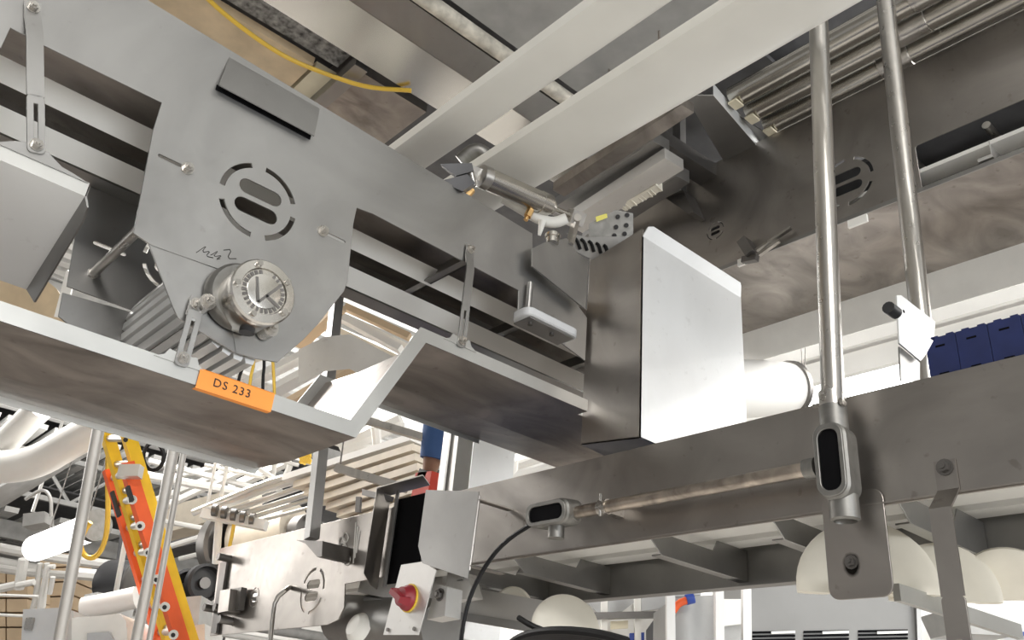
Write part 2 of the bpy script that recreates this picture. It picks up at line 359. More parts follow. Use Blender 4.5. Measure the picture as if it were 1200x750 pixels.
# drum belt: modules wrapped round the drive drum
dc = V((PA(306, 347)[0], 0, PA(306, 347)[1])); R0 = .130
nm = 13; bm0 = None
for i in range(nm):
    a = math.radians(150+i*10.5)
    c = dc+V((math.cos(a)*R0, 0, math.sin(a)*R0)); t = V((-math.sin(a), 0, math.cos(a))); nn = V((math.cos(a), 0, math.sin(a)))
    g = G(); w2 = R0*math.radians(10.5)/2*.86
    b = [c-t*w2-nn*.012, c+t*w2-nn*.012, c+t*w2*.7+nn*.0, c-t*w2*.7]
    A = [V((p.x, YA+.014, p.z)) for p in b]; B = [V((p.x, YR-.012, p.z)) for p in b]
    g.hexa(A+B); part('belt_module', g, 'steel_lit', cv)
part('drive_drum', G().cyl((dc.x, YA+.014, dc.z), (dc.x, YR-.012, dc.z), R0-.036, 28), 'grey_paint', cv)

# ------------------------------------------------------------------ drum motor end (gearbox)
fc = PY(307, 343, YA-.075)
bx = V((fc.x, YA-.004, fc.z))
gm = thing('drum_motor', 'round stainless drum motor end with a bolted cap, on the hanging motor plate', 'motor', (fc.x, YA-.004, fc.z-.055))
part('housing', G().lathe(bx, -YH, [(0, .050), (.004, .051), (.052, .051), (.056, .049)], 40), 'steel_polished', gm)
part('mounting_neck', G().lathe(bx+V((-.012, 0, .006)), -YH, [(0, .056), (.014, .055), (.020, .050)], 32), 'cast_alloy', gm)
cap = part('end_cap', G().lathe(bx, -YH, [(.056, .048), (.057, .0535), (.066, .0535), (.069, .051), (.070, .038), (.067, .0365), (.067, .0001)], 48), 'steel_polished', gm)
g = G()
for k in range(26):
    a = 2*math.pi*k/26
    if 5 < k < 8: continue
    c = bx+V((math.cos(a)*.0315, -.0685, math.sin(a)*.0315)); u = V((math.cos(a), 0, math.sin(a))); t = V((-math.sin(a), 0, math.cos(a)))
    g.hexa([c-u*.0035-t*.0022, c+u*.0035-t*.0022, c+u*.0035+t*.0022, c-u*.0035+t*.0022]+[x+V((0, .002, 0)) for x in (c-u*.0035-t*.0022, c+u*.0035-t*.0022, c+u*.0035+t*.0022, c-u*.0035+t*.0022)])
part('tooth_ring', g, 'dark_steel', cap, stuff=False)
part('face_disc', G().lathe(bx, -YH, [(.066, .0285), (.0695, .028), (.070, .0265), (.070, .0001)], 32), 'steel_polished', cap)
def dbar(a, b, wd=.0042):
    d = -.0708
    return G().bar(bx+V((a[0], d, a[1])), bx+V((b[0], d, b[1])), .002, wd, (0, 0, 1)) if abs(a[0]-b[0]) > abs(a[1]-b[1]) else G().bar(bx+V((a[0], d, a[1])), bx+V((b[0], d, b[1])), wd, .002, (0, -1, 0))
for a, b in (((-.017, .018), (-.006, -.022)), ((-.006, -.022), (.024, .020)), ((.004, -.006), (.024, -.015))):
    part('emblem_bar', G().bar(bx+V((a[0], -.0708, a[1])), bx+V((b[0], -.0708, b[1])), .0046, .0016, (0, -1, 0)), 'dark_steel', cap)
for k in range(5):
    a = math.radians(62+72*k-20)
    part('cap_screw', G().cyl(bx+V((math.cos(a)*.0445, -.068, math.sin(a)*.0445)), bx+V((math.cos(a)*.0445, -.0755, math.sin(a)*.0445)), .0048, 10), 'bolt_steel', gm)
part('drain_plug', G().cyl(bx+V((.004, -.030, -.050)), bx+V((.004, -.030, -.058)), .012, 12), 'black_plastic', gm)
for px in ((246, 352), (320, 384)):
    q = PY(*px, YA-.04); g = G().cyl((q.x, YA-.004, q.z), (q.x, YA-.030, q.z), .014, 14); hexbolt((q.x, YA-.030, q.z), -YH, .010, .014, g)
    g.cyl((q.x, YA-.03, q.z), (q.x, YA-.052, q.z), .0045, 8)
    part('mounting_bolt', g, 'dark_steel' if px[0] == 0 else 'bolt_steel', gm)

for ch in gm.children_recursive:
    for v_ in ch.data.vertices:
        w_ = wloc(ch)+v_.co; w_ = bx+(w_-bx)*(1.14 if not ch.name.startswith('mounting_bolt') else 1.0); v_.co = w_-wloc(ch)
# ------------------------------------------------------------------ drip trays under it
def tray_mesh(prof, ynear, yfar, lip, name, label):
    """prof: front polyline in XZ (upper edge of the front lip); pan hangs lip below"""
    n = len(prof)
    root = thing(name, label, 'tray', (prof[n//2][0], (ynear+yfar)/2, min(p[1] for p in prof)-lip))
    pan = G(); front = G(); back = G()
    for (a, b) in zip(prof, prof[1:]):
        ln = V((b[0]-a[0], b[1]-a[1])); nn = V((-ln.y, ln.x)).normalized()*-1   # downwards
        if nn.y > 0: nn = -nn
    # mitred offsets
    off = []
    for i in range(n):
        d0 = V((prof[i][0]-prof[i-1][0], prof[i][1]-prof[i-1][1])).normalized() if i else None
        d1 = V((prof[i+1][0]-prof[i][0], prof[i+1][1]-prof[i][1])).normalized() if i < n-1 else None
        d0 = d0 or d1; d1 = d1 or d0
        n0 = V((d0.y, -d0.x)); n1 = V((d1.y, -d1.x)); mm = (n0+n1).normalized()
        off.append(V(prof[i])+mm*(lip/max(.4, mm.dot(n0))))
    for i in range(n-1):
        a, b, c, d = prof[i], prof[i+1], off[i+1], off[i]
        front.hexa([V((a[0], ynear, a[1])), V((b[0], ynear, b[1])), V((c[0], ynear, c[1])), V((d[0], ynear, d[1]))] + [V((q[0], ynear+.0025, q[1])) for q in (a, b, c, d)])
        back.hexa([V((a[0], yfar, a[1])), V((b[0], yfar, b[1])), V((c[0], yfar, c[1])), V((d[0], yfar, d[1]))] + [V((q[0], yfar-.0025, q[1])) for q in (a, b, c, d)])
        ym = ynear+(yfar-ynear)*.62
        pan.hexa([V((d[0], ynear, d[1])), V((c[0], ynear, c[1])), V((c[0], ym, c[1])), V((d[0], ym, d[1]))] + [V((q[0], y, q[1]+.002)) for q, y in ((d, ynear+.003), (c, ynear+.003), (c, ym), (d, ym))])
        pan.hexa([V((d[0], ym, d[1])), V((c[0], ym, c[1])), V((c[0], yfar, c[1]+.012)), V((d[0], yfar, d[1]+.012))] + [V((q[0], y, q[1]+k_)) for q, y, k_ in ((d, ym, .002), (c, ym, .002), (c, yfar-.003, .014), (d, yfar-.003, .014))])
    part('pan', pan, 'steel_worn_dim', root); part('front_lip', front, 'steel_lip', root); part('rear_lip', back, 'steel_lip', root)
    return root
YT = YA-.012
Q = lambda x, y: xz(PY(x, y, YT))
zl = (Q(0, 357)[1]+Q(412, 489)[1])/2; zr = (Q(493, 384)[1]+Q(680, 464)[1])/2
zlow = zl-.03
yf = PZ(100, 500, zlow).y
low = [(-1.0, zl), (Q(411, 489)[0], zl), (Q(493, 384)[0], zr), (1.416, zr)]
t1 = tray_mesh(low, YT, yf, .030, 'drip_tray', 'long stained drip tray with a cranked lip under the left conveyor, tagged with orange tape')
part('pan_extension', (lambda ym: G().hexa([V((1.416, 1.42, zr-.03)), V((1.75, 1.42, zr-.03)), V((1.75, ym, zr-.03)), V((1.416, ym, zr-.03)), V((1.416, 1.42, zr-.028)), V((1.75, 1.42, zr-.028)), V((1.75, ym, zr-.028)), V((1.416, ym, zr-.028))]).hexa([V((1.416, ym, zr-.03)), V((1.75, ym, zr-.03)), V((1.75, yf, zr-.018)), V((1.416, yf, zr-.018)), V((1.416, ym, zr-.028)), V((1.75, ym, zr-.028)), V((1.75, yf, zr-.016)), V((1.416, yf, zr-.016))]).box((1.416, yf-.0025, zr-.018), (1.75, yf, zr)))(YT+(yf-YT)*.62), 'steel_worn_dim', t1)
# scalloped ear of the tray for its hanger
def ear(x, z, name='lip_ear'):
    o = [(x-.045, z-.004), (x-.03, z+.004), (x-.024, z+.016), (x-.014, z+.014), (x, z+.016), (x+.014, z+.014), (x+.024, z+.016), (x+.03, z+.004), (x+.045, z-.004)]
    return G().plate(o, [], .0025, FY(YT), .0003)
e1 = Q(540, 397); part('lip_ear', ear(e1[0], zr), 'steel_lip', t1)
e2 = Q(214, 417); part('lip_ear', ear(e2[0], zl), 'steel_lip', t1)
t2z = Q(60, 195)[1]
t2x = Q(106, 212)[0]
t2lip = .026
yfar2 = YT+.4
for _ in range(30):                      # far edge of the tilted pan
    zz = t2z-t2lip-.40*(yfar2-YT); yfar2 = .5*yfar2+.5*PZ(10, 332, zz).y
t2 = thing('drip_tray', 'dull beige-lit drip tray with a cut corner at the upper left edge', 'tray', (-.3, (YT+yfar2)/2, zz))
A = [V((-1.0, YT, t2z-t2lip)), V((t2x, YT, t2z-t2lip)), V((t2x, yfar2, zz)), V((-1.0, yfar2, zz))]
part('pan', G().hexa(A+[p+V((0, .001, .0025)) for p in A]), 'steel_lit', t2)
part('front_lip', G().box((-1.0, YT, t2z-t2lip), (t2x, YT+.0025, t2z)), 'steel_lip', t2)
fo_ = V((.014, 0, -.030))
part('end_flange', G().prism([A[1], A[2], A[2]+fo_+V((0, -.03, 0)), A[1]+fo_+V((0, .03, 0)), A[1]+fo_*.6], (.003, 0, .001)), 'steel', t2)
e3 = Q(42, 170)
o = [(e3[0]-.10, t2z-.002), (e3[0]-.05, t2z), (e3[0]-.03, t2z+.014), (e3[0]-.012, t2z+.022), (e3[0]+.02, t2z+.020), (e3[0]+.045, t2z+.006), (e3[0]+.065, t2z+.003), (t2x-.004, t2z-.002)]
part('lip_ear', G().plate(o, [], .0025, FY(YT), .0003), 'steel', t2)
# orange tape with inked letters
g = G(); c = V(((Q(232, 440)[0]+Q(319, 472)[0])/2, YT-.002, 0)); hw = (Q(319, 472)[0]-Q(232, 440)[0])/2
zt = zl-.0335
tp = thing('label_tape', 'orange tape wrapped over the lower tray lip, hand-lettered DS 233', 'label', (c.x, YT-.002, zt))
g = G(); prof = [(YT+.012, zt-.0008), (YT-.002, zt-.0012), (YT-.0032, zt+.002), (YT-.0032, zl-.002), (YT-.001, zl+.001), (YT+.006, zl+.001)]
for (a, b) in zip(prof, prof[1:]):
    g.hexa([V((c.x-hw, a[0], a[1])), V((c.x+hw, a[0], a[1])), V((c.x+hw, b[0], b[1])), V((c.x-hw, b[0], b[1]))]+[V((x, y+.0006, z+.0006)) for x, y, z in ((c.x-hw, a[0], a[1]), (c.x+hw, a[0], a[1]), (c.x+hw, b[0], b[1]), (c.x-hw, b[0], b[1]))])
part('tape', g, 'orange_tape', tp)
part('lettering', G().text('DS 233', .021, (V((c.x-hw*.12, YT-.0036, (zt+zl)/2)), XH, ZH, -YH), spacing=1.15), 'ink', tp)

# ------------------------------------------------------------------ hanger brackets
def hanger(topz, x, ytop, ybot, zb, width, label, wd=XH, slot=True, bend=.03, x2=None):
    root = thing('hanger_bracket', label, 'bracket', (x, ybot, zb-.015), None)
    x2 = x if x2 is None else x2
    ax_ = V((x-x2, 0, topz-zb)).normalized(); ex_ = V((ax_.z, 0, -ax_.x))
    p_ = lambda s_, y_: V((x2, 0, zb))+ax_*s_+YH*y_
    L_ = (V((x, 0, topz))-V((x2, 0, zb))).length
    g = G().ribbon([p_(L_+.012, ytop), p_(L_-.022, ytop), p_(L_-.022-bend, ybot), p_(.088, ybot)], ex_, width, .004)
    g.plate(rounded(-width/2, -.014, width/2, .09, width*.3), [[(-.0035, .012), (.0035, .012), (.0035, .075), (-.0035, .075)]], .004, (V((x2, ybot+.002, zb)), ex_, ax_, -YH), .0003)
    part('strap', g, 'steel', root)
    part('bolt', hexbolt((x, ytop-.002, topz), -YH, .0075, .010), 'bolt_steel', root)
    part('bolt', hexbolt((x2, ybot-.002, zb), -YH, .0075, .010), 'bolt_steel', root)
    return root
yb = YT-.004
h1 = PY(37, 12, YA); hanger(h1.z, h1.x, YA-.007, yb, t2z+.022, .026, x2=e3[0], label= 'flat slotted hanger strap bolted at the top left corner')
h2 = PY(530, 284, YA); hanger(h2.z, e1[0], YA-.007, yb, zr+.006, .022, 'slim slotted hanger strap holding the raised end of the cranked tray')
h3 = PY(207, 350, YA); hanger(h3.z, e2[0], YA-.007, yb, zl+.006, .024, 'short slotted hanger strap below the motor plate, left of the drum motor', bend=.012)
# ------------------------------------------------------------------ lower right conveyor beam (runs along Y)
pts = [PX(560, 573, XC), PX(1200, 415, XC)]
zt_, zb_ = 2.226, 2.022
lc = thing('conveyor', 'brown-grey stainless conveyor beam across the lower right, carrying the conduit', 'conveyor', (XC+.18, 1.2, 1.86))
y_end = PX(250, 645, XC).y; y_e2 = PX(238, 745, XC).y
PCx = lambda x, y: yz(PX(x, y, XC))
yh0, yh1 = PX(560, 576, XC).y, PX(453, 590, XC).y      # the hood stands between
zend = 2.225
pl = [(-.6, zt_), (-.6, zb_), (1.95, zb_), PCx(470, 668), PCx(430, 680), PCx(404, 684), PCx(402, 715), PCx(392, 730), PCx(380, 734), PCx(235, 750), PCx(235, 745), PCx(250, 645)]
ee = PCx(366, 692); e5 = PCx(298, 700)
hl = emblem(ee[0], ee[1], .072, 12, 10) + emblem(e5[0], e5[1], .034, 12, 6)
pl = [(-.6, zb_), (1.95, zb_), PCx(470, 672), PCx(404, 684), PCx(403, 712), PCx(396, 726), PCx(384, 732), PCx(246, 745), PCx(258, 643), (2.6, zt_), (-.6, zt_)]
part('side_plate', G().plate(pl[::-1] if False else pl, hl, .004, FX(XC)), 'steel_beam', lc)
# rolled lower edge of the beam
g = G().ribbon([(XC-.0005, -.6, 2.026), (XC-.0005, 1.9, 2.026)], (1, 0, .3), .012, .003)
part('lower_hem', g, 'steel_beam', lc)
g = G().box((XC+.004, -.6, zt_-.002), (XC+.03, 3.0, zt_)); part('top_flange', g, 'steel_beam', lc)
WC = .36
part('rear_side_plate', G().box((XC+WC, -.6, 1.985), (XC+WC+.004, 3.3, zt_)).box((XC+WC-.03, -.6, 1.985), (XC+WC, 3.3, 1.988)), 'steel', lc)
# white carry strips and the cross braces below
for x0, x1 in ((.012, .13), (.17, .24), (.28, .34)):
    part('wear_strip', G().box((XC+x0, -.6, 2.073), (XC+x1, 3.2, 2.087)), 'strip_white', lc)
part('belt', G().box((XC+.01, -.6, 2.125), (XC+WC-.01, 3.2, 2.14)), 'belt_blue', lc)
part('carry_pan', G().box((XC+.006, -.6, 2.094), (XC+WC-.002, 3.2, 2.098)), 'grey_paint', lc)
for px in ((740, 690), (880, 668), (640, 690), (985, 640), (1130, 625)):
    q = PZ(*px, 2.03)
    g = G().plate([(XC+.006, 2.034), (XC+.006, 2.07), (XC+.06, 2.07), (XC+.075, 2.045), (XC+WC-.13, 2.045), (XC+WC-.115, 2.07), (XC+WC-.002, 2.07), (XC+WC-.002, 2.0), (XC+.05, 2.0)], [], .003, FY(q.y), .0003)
    g.box((XC+.05, q.y-.0, 2.0), (XC+WC-.002, q.y+.025, 2.003))
    part('cross_brace', g, 'steel', lc)
# hanging plate with an oily bolt
hp = [PX(*q, XC-.006) for q in ((964, 600), (1035, 590), (1044, 690), (968, 700))]
ya, yb2 = hp[0].y, hp[1].y; zlow_ = PX(1005, 701, XC-.006).z
_q = PX(998, 661, XC-.006)-V((XC-.006, (ya+yb2)/2, zlow_)); stained('oily_plate', 'steel_beam', _q, .013)
hg = thing('hanging_plate', 'dark rounded plate below the conduit fitting with an oil-stained bolt', 'plate', (XC-.006, (ya+yb2)/2, zlow_))
part('plate', G().plate(rounded(min(ya, yb2), zlow_, max(ya, yb2), 2.05, .018), [], .004, FX(XC-.006)), 'oily_plate', hg)
bq = PX(998, 659, XC-.006)
part('bolt', hexbolt((XC-.006, bq.y, bq.z), -XH, .008, .010), 'dark_steel', hg)
# long bent hanger strap
q0, q1, q2, q3 = PX(1108, 548, XC-.003), PX(1106, 578, XC-.003), PX(1093, 600, XC-.04), PX(1122, 768, XC-.04)
hb = thing('hanger_bracket', 'long dark bent hanger strap at the right, reaching below the beam', 'bracket', (XC-.04, q3.y, q3.z))
yc = q0.y
g = G().ribbon([(XC-.003, yc, q0.z+.012), (XC-.003, yc, q1.z+.004), (XC-.045, yc, q1.z-.035), (XC-.045, yc, 1.86)], YH, .034, .004)
g.plate(rounded(yc-.017, 1.64, yc+.017, 1.861, .008), [[(yc-.005, 1.70), (yc+.005, 1.70), (yc+.005, 1.80), (yc-.005, 1.80)]], .004, FX(XC-.047), .0003)
part('strap', g, 'steel_beam', hb)
part('bolt', hexbolt((XC-.005, yc, q0.z), -XH, .0095, .010), 'dark_steel', hb)

# ------------------------------------------------------------------ conduit: two upright pipes, two fittings, one level pipe
def fitting(root, c, ax, side, L, W, D):
    """oval conduit body: c centre of open face, ax long axis, side = direction the opening faces"""
    ax, side = V(ax).normalized(), V(side).normalized(); cr = ax.cross(side)
    fr = (c, cr, ax, side)
    body = G().plate(rounded(-W/2, -L/2, W/2, L/2, W*.42, 6), [], -D, fr, .004)
    part('body', body, 'cast_alloy', root)
    part('rim', G().plate(rounded(-W/2, -L/2, W/2, L/2, W*.42, 6), [rounded(-W/2+.006, -L/2+.008, W/2-.006, L/2-.008, W*.34, 6)], .006, (c+side*.001, cr, ax, side), .001), 'cast_alloy', root)
    part('opening', G().plate(rounded(-W/2+.006, -L/2+.008, W/2-.006, L/2-.008, W*.34, 6), [], .0012, (c+side*.0012, cr, ax, side), .0003), 'void_black', root)
xf = XC-.052
top = PX(968, 265, xf); fit = PX(976, 540, xf)
yv = PX(975, 400, xf).y
cs = thing('conduit', 'near upright steel conduit pipe ending in a cast fitting on the beam', 'pipe', (xf, yv, 2.03))
ptop = PX(955, -40, xf)
slope = (ptop.y-PX(974, 470, xf).y)/(ptop.z-PX(974, 470, xf).z)
bz = PX(976, 480, xf)
part('pipe', G().cyl((xf, bz.y, bz.z-.02), (xf, bz.y+(4.2-bz.z)*slope, 4.2), .0200, 24), 'pipe_steel', cs)
part('coupling', G().cyl((xf, bz.y, bz.z-.01), (xf, bz.y, bz.z+.032), .0225, 24), 'pipe_steel', cs)
fz = PX(976, 538, xf-.03)
fitting(cs, V((xf-.028, bz.y-.003, fz.z)), ZH, V((-1, -.05, 0)), .125, .050, .046)
part('upper_hub', G().cyl((xf, bz.y, fz.z+.055), (xf, bz.y, bz.z+.005), .0235, 24), 'cast_alloy', cs)
part('lower_hub', G().lathe((xf, bz.y-.004, fz.z-.055), -ZH, [(0, .024), (.040, .024), (.042, .020), (.043, .019), (.036, .0185), (.036, .0001)], 24), 'cast_alloy', cs)
ck = PX(972, 468, xf-.03)
g = G().cyl((xf-.006, bz.y-.028, bz.z+.012), (xf-.006, bz.y+.034, bz.z+.012), .004, 8); g.cyl((xf-.021, bz.y+.004, bz.z+.016), (xf-.026, bz.y+.004, bz.z+.016), .006, 10)
g.cyl((xf-.01, bz.y-.028, bz.z+.006), (xf-.01, bz.y-.022, bz.z+.006), .008, 10)
part('clamp_screw', g, 'bolt_steel', cs)
# level conduit
la, lb = PX(672, 600, xf), PX(948, 551, xf)
lv = thing('conduit', 'level rusty conduit pipe along the face of the lower beam with an open fitting', 'pipe', (xf, (la.y+lb.y)/2, min(la.z, lb.z)-.05))
zlv = (la.z+lb.z)/2
part('pipe', G().cyl((xf, la.y+.02, zlv), (xf, lb.y-.006, zlv), .0135, 20), 'rusty_pipe', lv)
part('coupling', G().cyl((xf, lb.y+.006, zlv), (xf, lb.y-.016, zlv), .018, 20), 'cast_alloy', lv)
fo = PX(646, 604, xf-.02)
fitting(lv, V((xf-.030, fo.y+.004, zlv)), YH, V((-1, 0, -.12)), .125, .048, .05)
part('side_hub', G().cyl((xf, la.y+.03, zlv), (xf, la.y-.012, zlv), .0185, 20), 'cast_alloy', lv)
part('lower_hub', G().cyl((xf-.006, fo.y-.004, zlv-.015), (xf-.006, fo.y-.004, zlv-.052), .0185, 20), 'cast_alloy', lv)
k = PX(708, 592, xf)
g = G().cyl((xf, k.y+.012, zlv), (xf, k.y-.012, zlv), .0165, 20).cyl((xf-.012, k.y, zlv-.022), (xf-.012, k.y, zlv+.026), .003, 8).cyl((xf-.018, k.y, zlv+.004), (xf-.010, k.y, zlv+.004), .007, 8)
part('pipe_clamp', g, 'bolt_steel', lv)
part('standoff', G().box((xf+.012, k.y-.01, zlv-.012), (XC, k.y+.01, zlv+.012)), 'bolt_steel', lv)
# back pipe
xg = XC+.30
b0, b1 = PX(1037, -5, xg), PX(1076, 345, xg)
sl = (b0.y-b1.y)/(b0.z-b1.z)
single('conduit', G().cyl((xg, b1.y-.3*sl, b1.z-.3), (xg, b0.y+1.0*sl, b0.z+1.0), .0215, 24), 'pipe_steel', 'far upright steel conduit pipe rising behind the white bracket plate', 'pipe')
# cable out of the open fitting
c0 = V((xf-.01, fo.y+.055, zlv-.006))
cp = [c0, PX(590, 635, xf-.02), PX(565, 668, xf-.03), PX(548, 705, xf-.04), PX(540, 745, xf-.05), PX(538, 800, xf-.05), PX(545, 900, xf-.05)]
single('cable', G().tube(cp, .0052, 8, 2), 'black_rubber', 'thick black cable drooping from the open conduit fitting', 'cable')

# ------------------------------------------------------------------ sheet metal chute box behind the beam
cx0, cy0, cy1 = 1.422, 1.222, 1.405
cz0, cz1 = 2.262, 2.80
bxr = thing('chute_box', 'sheet metal chute box with one bright white face and a dark side', 'chute', (cx0+.17, (cy0+cy1)/2, cz0))
tn = PX(685, 309, cx0).z; tf = PX(752, 268, cx0).z
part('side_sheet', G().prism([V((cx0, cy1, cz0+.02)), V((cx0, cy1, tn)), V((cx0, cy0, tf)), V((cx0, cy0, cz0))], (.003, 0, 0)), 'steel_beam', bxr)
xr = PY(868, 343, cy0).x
part('front_sheet', G().prism([V((cx0, cy0, cz0)), V((xr, cy0, cz0)), V((xr, cy0, cz1)), V((cx0, cy0, cz1))], (0, .003, 0)), 'steel_lit', bxr)  # lamp reflection put into the whiter sheet colour
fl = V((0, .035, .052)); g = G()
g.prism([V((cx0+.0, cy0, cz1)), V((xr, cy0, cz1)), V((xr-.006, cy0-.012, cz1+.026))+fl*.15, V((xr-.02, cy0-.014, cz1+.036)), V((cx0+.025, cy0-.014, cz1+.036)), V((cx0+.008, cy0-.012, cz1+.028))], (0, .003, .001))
part('top_flange', g, 'steel_lit', bxr)
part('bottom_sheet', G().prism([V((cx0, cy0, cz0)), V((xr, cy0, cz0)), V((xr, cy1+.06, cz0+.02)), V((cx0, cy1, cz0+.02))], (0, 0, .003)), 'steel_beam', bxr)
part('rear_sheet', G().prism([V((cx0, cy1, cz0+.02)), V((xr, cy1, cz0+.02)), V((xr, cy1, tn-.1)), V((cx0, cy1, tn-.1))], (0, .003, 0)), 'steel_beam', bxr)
# angled guide plate beside it
yg = YA-.03
gp = [PY(*q, yg) for q in ((624, 312), (624, 291), (638, 284), (665, 279), (676, 296), (690, 306), (686, 362))]
single('guide_plate', G().prism(gp, (0, .004, 0)), 'steel', 'dark notched guide plate between the left conveyor and the chute box', 'plate')
# grey switch box under it
sb = [PY(*q, yg) for q in ((615, 358), (690, 385))]
so = thing('switch_box', 'light grey rounded sensor box under the notched guide plate', 'switch', (sb[0].x+.07, YA-.03, sb[0].z-.06))
A = PY(614, 368, YA-.05); B = PY(665, 392, YA-.05); z0 = (A.z+B.z)/2-.005
part('case', G().plate(rounded(A.x, YA-.065, B.x+.022, YA-.006, .018, 5), [], .022, (V((0, 0, z0)), XH, YH, ZH), .003), 'cover_grey', so)
part('base_plate', G().box((A.x+.01, YA-.06, z0-.004), (B.x+.012, YA-.004, z0-.001)), 'steel', so)
for dx in (.03, .10): part('screw', G().cyl((A.x+dx, YA-.04, z0-.004), (A.x+dx, YA-.04, z0-.010), .006, 10), 'dark_steel', so)
part('stem', G().cyl((A.x+.045, YA-.012, z0+.02), (A.x+.045, YA-.012, z0+.12), .007, 12), 'steel', so)

# ------------------------------------------------------------------ hood with open flap over the beam end
xh = XC-.004
ha, hb_, hc = PX(457, 588, xh), PX(500, 574, xh), PX(560, 575, xh)
hd = thing('hood', 'open sheet metal hood on the beam, its pale flap swung towards the front', 'hood', (XC-.05, (ha.y+hc.y)/2, 2.0))
zt2, zb2 = 2.262, 1.99; dp = .07
y0, y1 = ha.y, PX(503, 574, xh).y
part('left_cheek', G().prism([V((xh, y0, zt2)), V((xh-dp, y0-.03, zt2)), V((xh-dp, y0-.03, zb2+.03)), V((xh-dp*.7, y0-.04, zb2)), V((xh, y0, zb2))], (0, .003, 0)), 'steel_beam', hd)
part('top_sheet', G().prism([V((xh, y0, zt2)), V((xh-dp, y0-.03, zt2)), V((xh-dp, y1-.06, zt2)), V((xh, y1, zt2))], (0, 0, .003)), 'steel_beam', hd)
part('opening', G().box((xh-.003, y1, zb2+.01), (xh, y0-.05, zt2-.02)), 'void_black', hd)
part('opening_frame', G().prism([V((xh-.02, y0-.07, zb2)), V((xh-.02, y0-.055, zb2)), V((xh-.02, y0-.055, zt2)), V((xh-.02, y0-.07, zt2))], (.004, 0, 0)), 'steel', hd)
FP = [PX(*q, XC-.11) for q in ((499, 574), (561, 576), (548, 678), (495, 660), (490, 640))]
part('flap', G().prism(FP, (.003, 0, 0)), 'steel', hd)
part('hinge', G().cyl(FP[1]+V((.004, .002, -.01)), FP[2]+V((.004, .002, .02)), .004, 8).bar(FP[1]+V((.002, .004, -.02)), FP[1]+V((.108, .004, -.02)), .02, .003).bar(FP[2]+V((.002, .004, .03)), FP[2]+V((.108, .004, .03)), .02, .003), 'steel_beam', hd)

# ------------------------------------------------------------------ isolator switch
sx = XC-.06
pp = [PX(*q, sx) for q in ((470, 662), (495, 658), (511, 668), (490, 744), (449, 744))]
sw = thing('isolator_switch', 'red rotary isolator switch on a pale plate below the hood', 'switch', (sx, pp[3].y, pp[3].z))
part('plate', G().prism(pp, (.003, 0, 0)), 'steel_pale', sw)
ctr = PX(480, 701, sx)
part('yellow_ring', G().cyl(ctr, ctr-XH*.004, .036, 32), 'ring_yellow', sw)
part('knob', G().lathe(ctr, -XH, [(.004, .033), (.012, .032), (.018, .027), (.030, .024), (.032, .001)], 32), 'red_plastic', sw)
g = G(); u = V((0, math.cos(.5), math.sin(.5))); v2 = V((0, -math.sin(.5), math.cos(.5))); cc = ctr-XH*.018
g.hexa([cc-u*.030-v2*.011, cc+u*.030-v2*.011, cc+u*.030+v2*.011, cc-u*.030+v2*.011]+[cc-XH*.030-u*.027-v2*.007, cc-XH*.030+u*.027-v2*.007, cc-XH*.030+u*.027+v2*.007, cc-XH*.030-u*.027+v2*.007])
part('handle', g, 'red_plastic', sw)
for q in ((455, 738), (486, 737)):
    c = PX(*q, sx); part('screw', G().cyl(c, c-XH*.004, .005, 10), 'dark_steel', sw)
g = G().prism([PX(*q, sx+.02) for q in ((511, 684), (524, 688), (521, 722), (500, 726))], (.05, 0, 0)); part('box', g, 'steel_pale', sw)
c = PX(516, 697, sx+.02); part('gland', hexbolt(c, -XH, .011, .012), 'dark_steel', sw)
# ------------------------------------------------------------------ upper right conveyor (runs along Y, higher up)
uc = thing('conveyor', 'brown-grey stainless conveyor high at the right, a round cut-out emblem near its slot', 'conveyor', (XB+.2, 1.1, 2.85))
PB = lambda x, y: yz(PX(x, y, XB))
zB0, zB1, zs1 = 3.035, 3.45, 3.176
ysl = PB(1076, 195)[0]
ol = [(-.8, zB1), (-.8, zs1), (ysl-.006, zs1), (ysl, zs1-.006), (ysl, zB0), (1.93, zB0), (1.98, zB0+.05), (1.98, 3.36), (1.80, zB1)]
eb = PB(992, 213); es = PB(838, 270)
part('side_plate', G().plate(ol, emblem(eb[0], eb[1], .082, 12, 10)+emblem(es[0], es[1], .034, 12, 6), .004, FX(XB)), 'steel_beam', uc)
g = G().box((XB+.004, -.8, zB1-.003), (XB+.04, 1.8, zB1)); part('top_flange', g, 'steel_beam', uc)
part('rear_side_plate', G().box((XB+.40, -.8, zB0), (XB+.404, 1.98, zB1)), 'steel', uc)
for x0, x1 in ((.005, .068), (.17, .24), (.30, .37)):
    part('wear_strip', G().box((XB+x0, -.8, 3.088), (XB+x1, 1.9, 3.10)), 'strip_white', uc)
part('belt', G().box((XB+.012, -.8, 3.20), (XB+.39, 1.9, 3.215)), 'dark_paint', uc)
for px in ((1160, 172), (985, 260), (820, 310)):
    y = PX(*px, XB+.06).y
    part('cross_brace', G().box((XB+.004, y-.018, 3.048), (XB+.40, y+.018, 3.058)).box((XB+.004, y-.018, 3.058), (XB+.40, y-.015, 3.10)), 'steel_pale', uc)
for px in ((1082, 183), (1170, 150)):
    y = PX(*px, XB+.1).y
    part('tie_rod', G().cyl((XB+.004, y, 3.15), (XB+.398, y, 3.15), .011, 12), 'pipe_steel', uc)
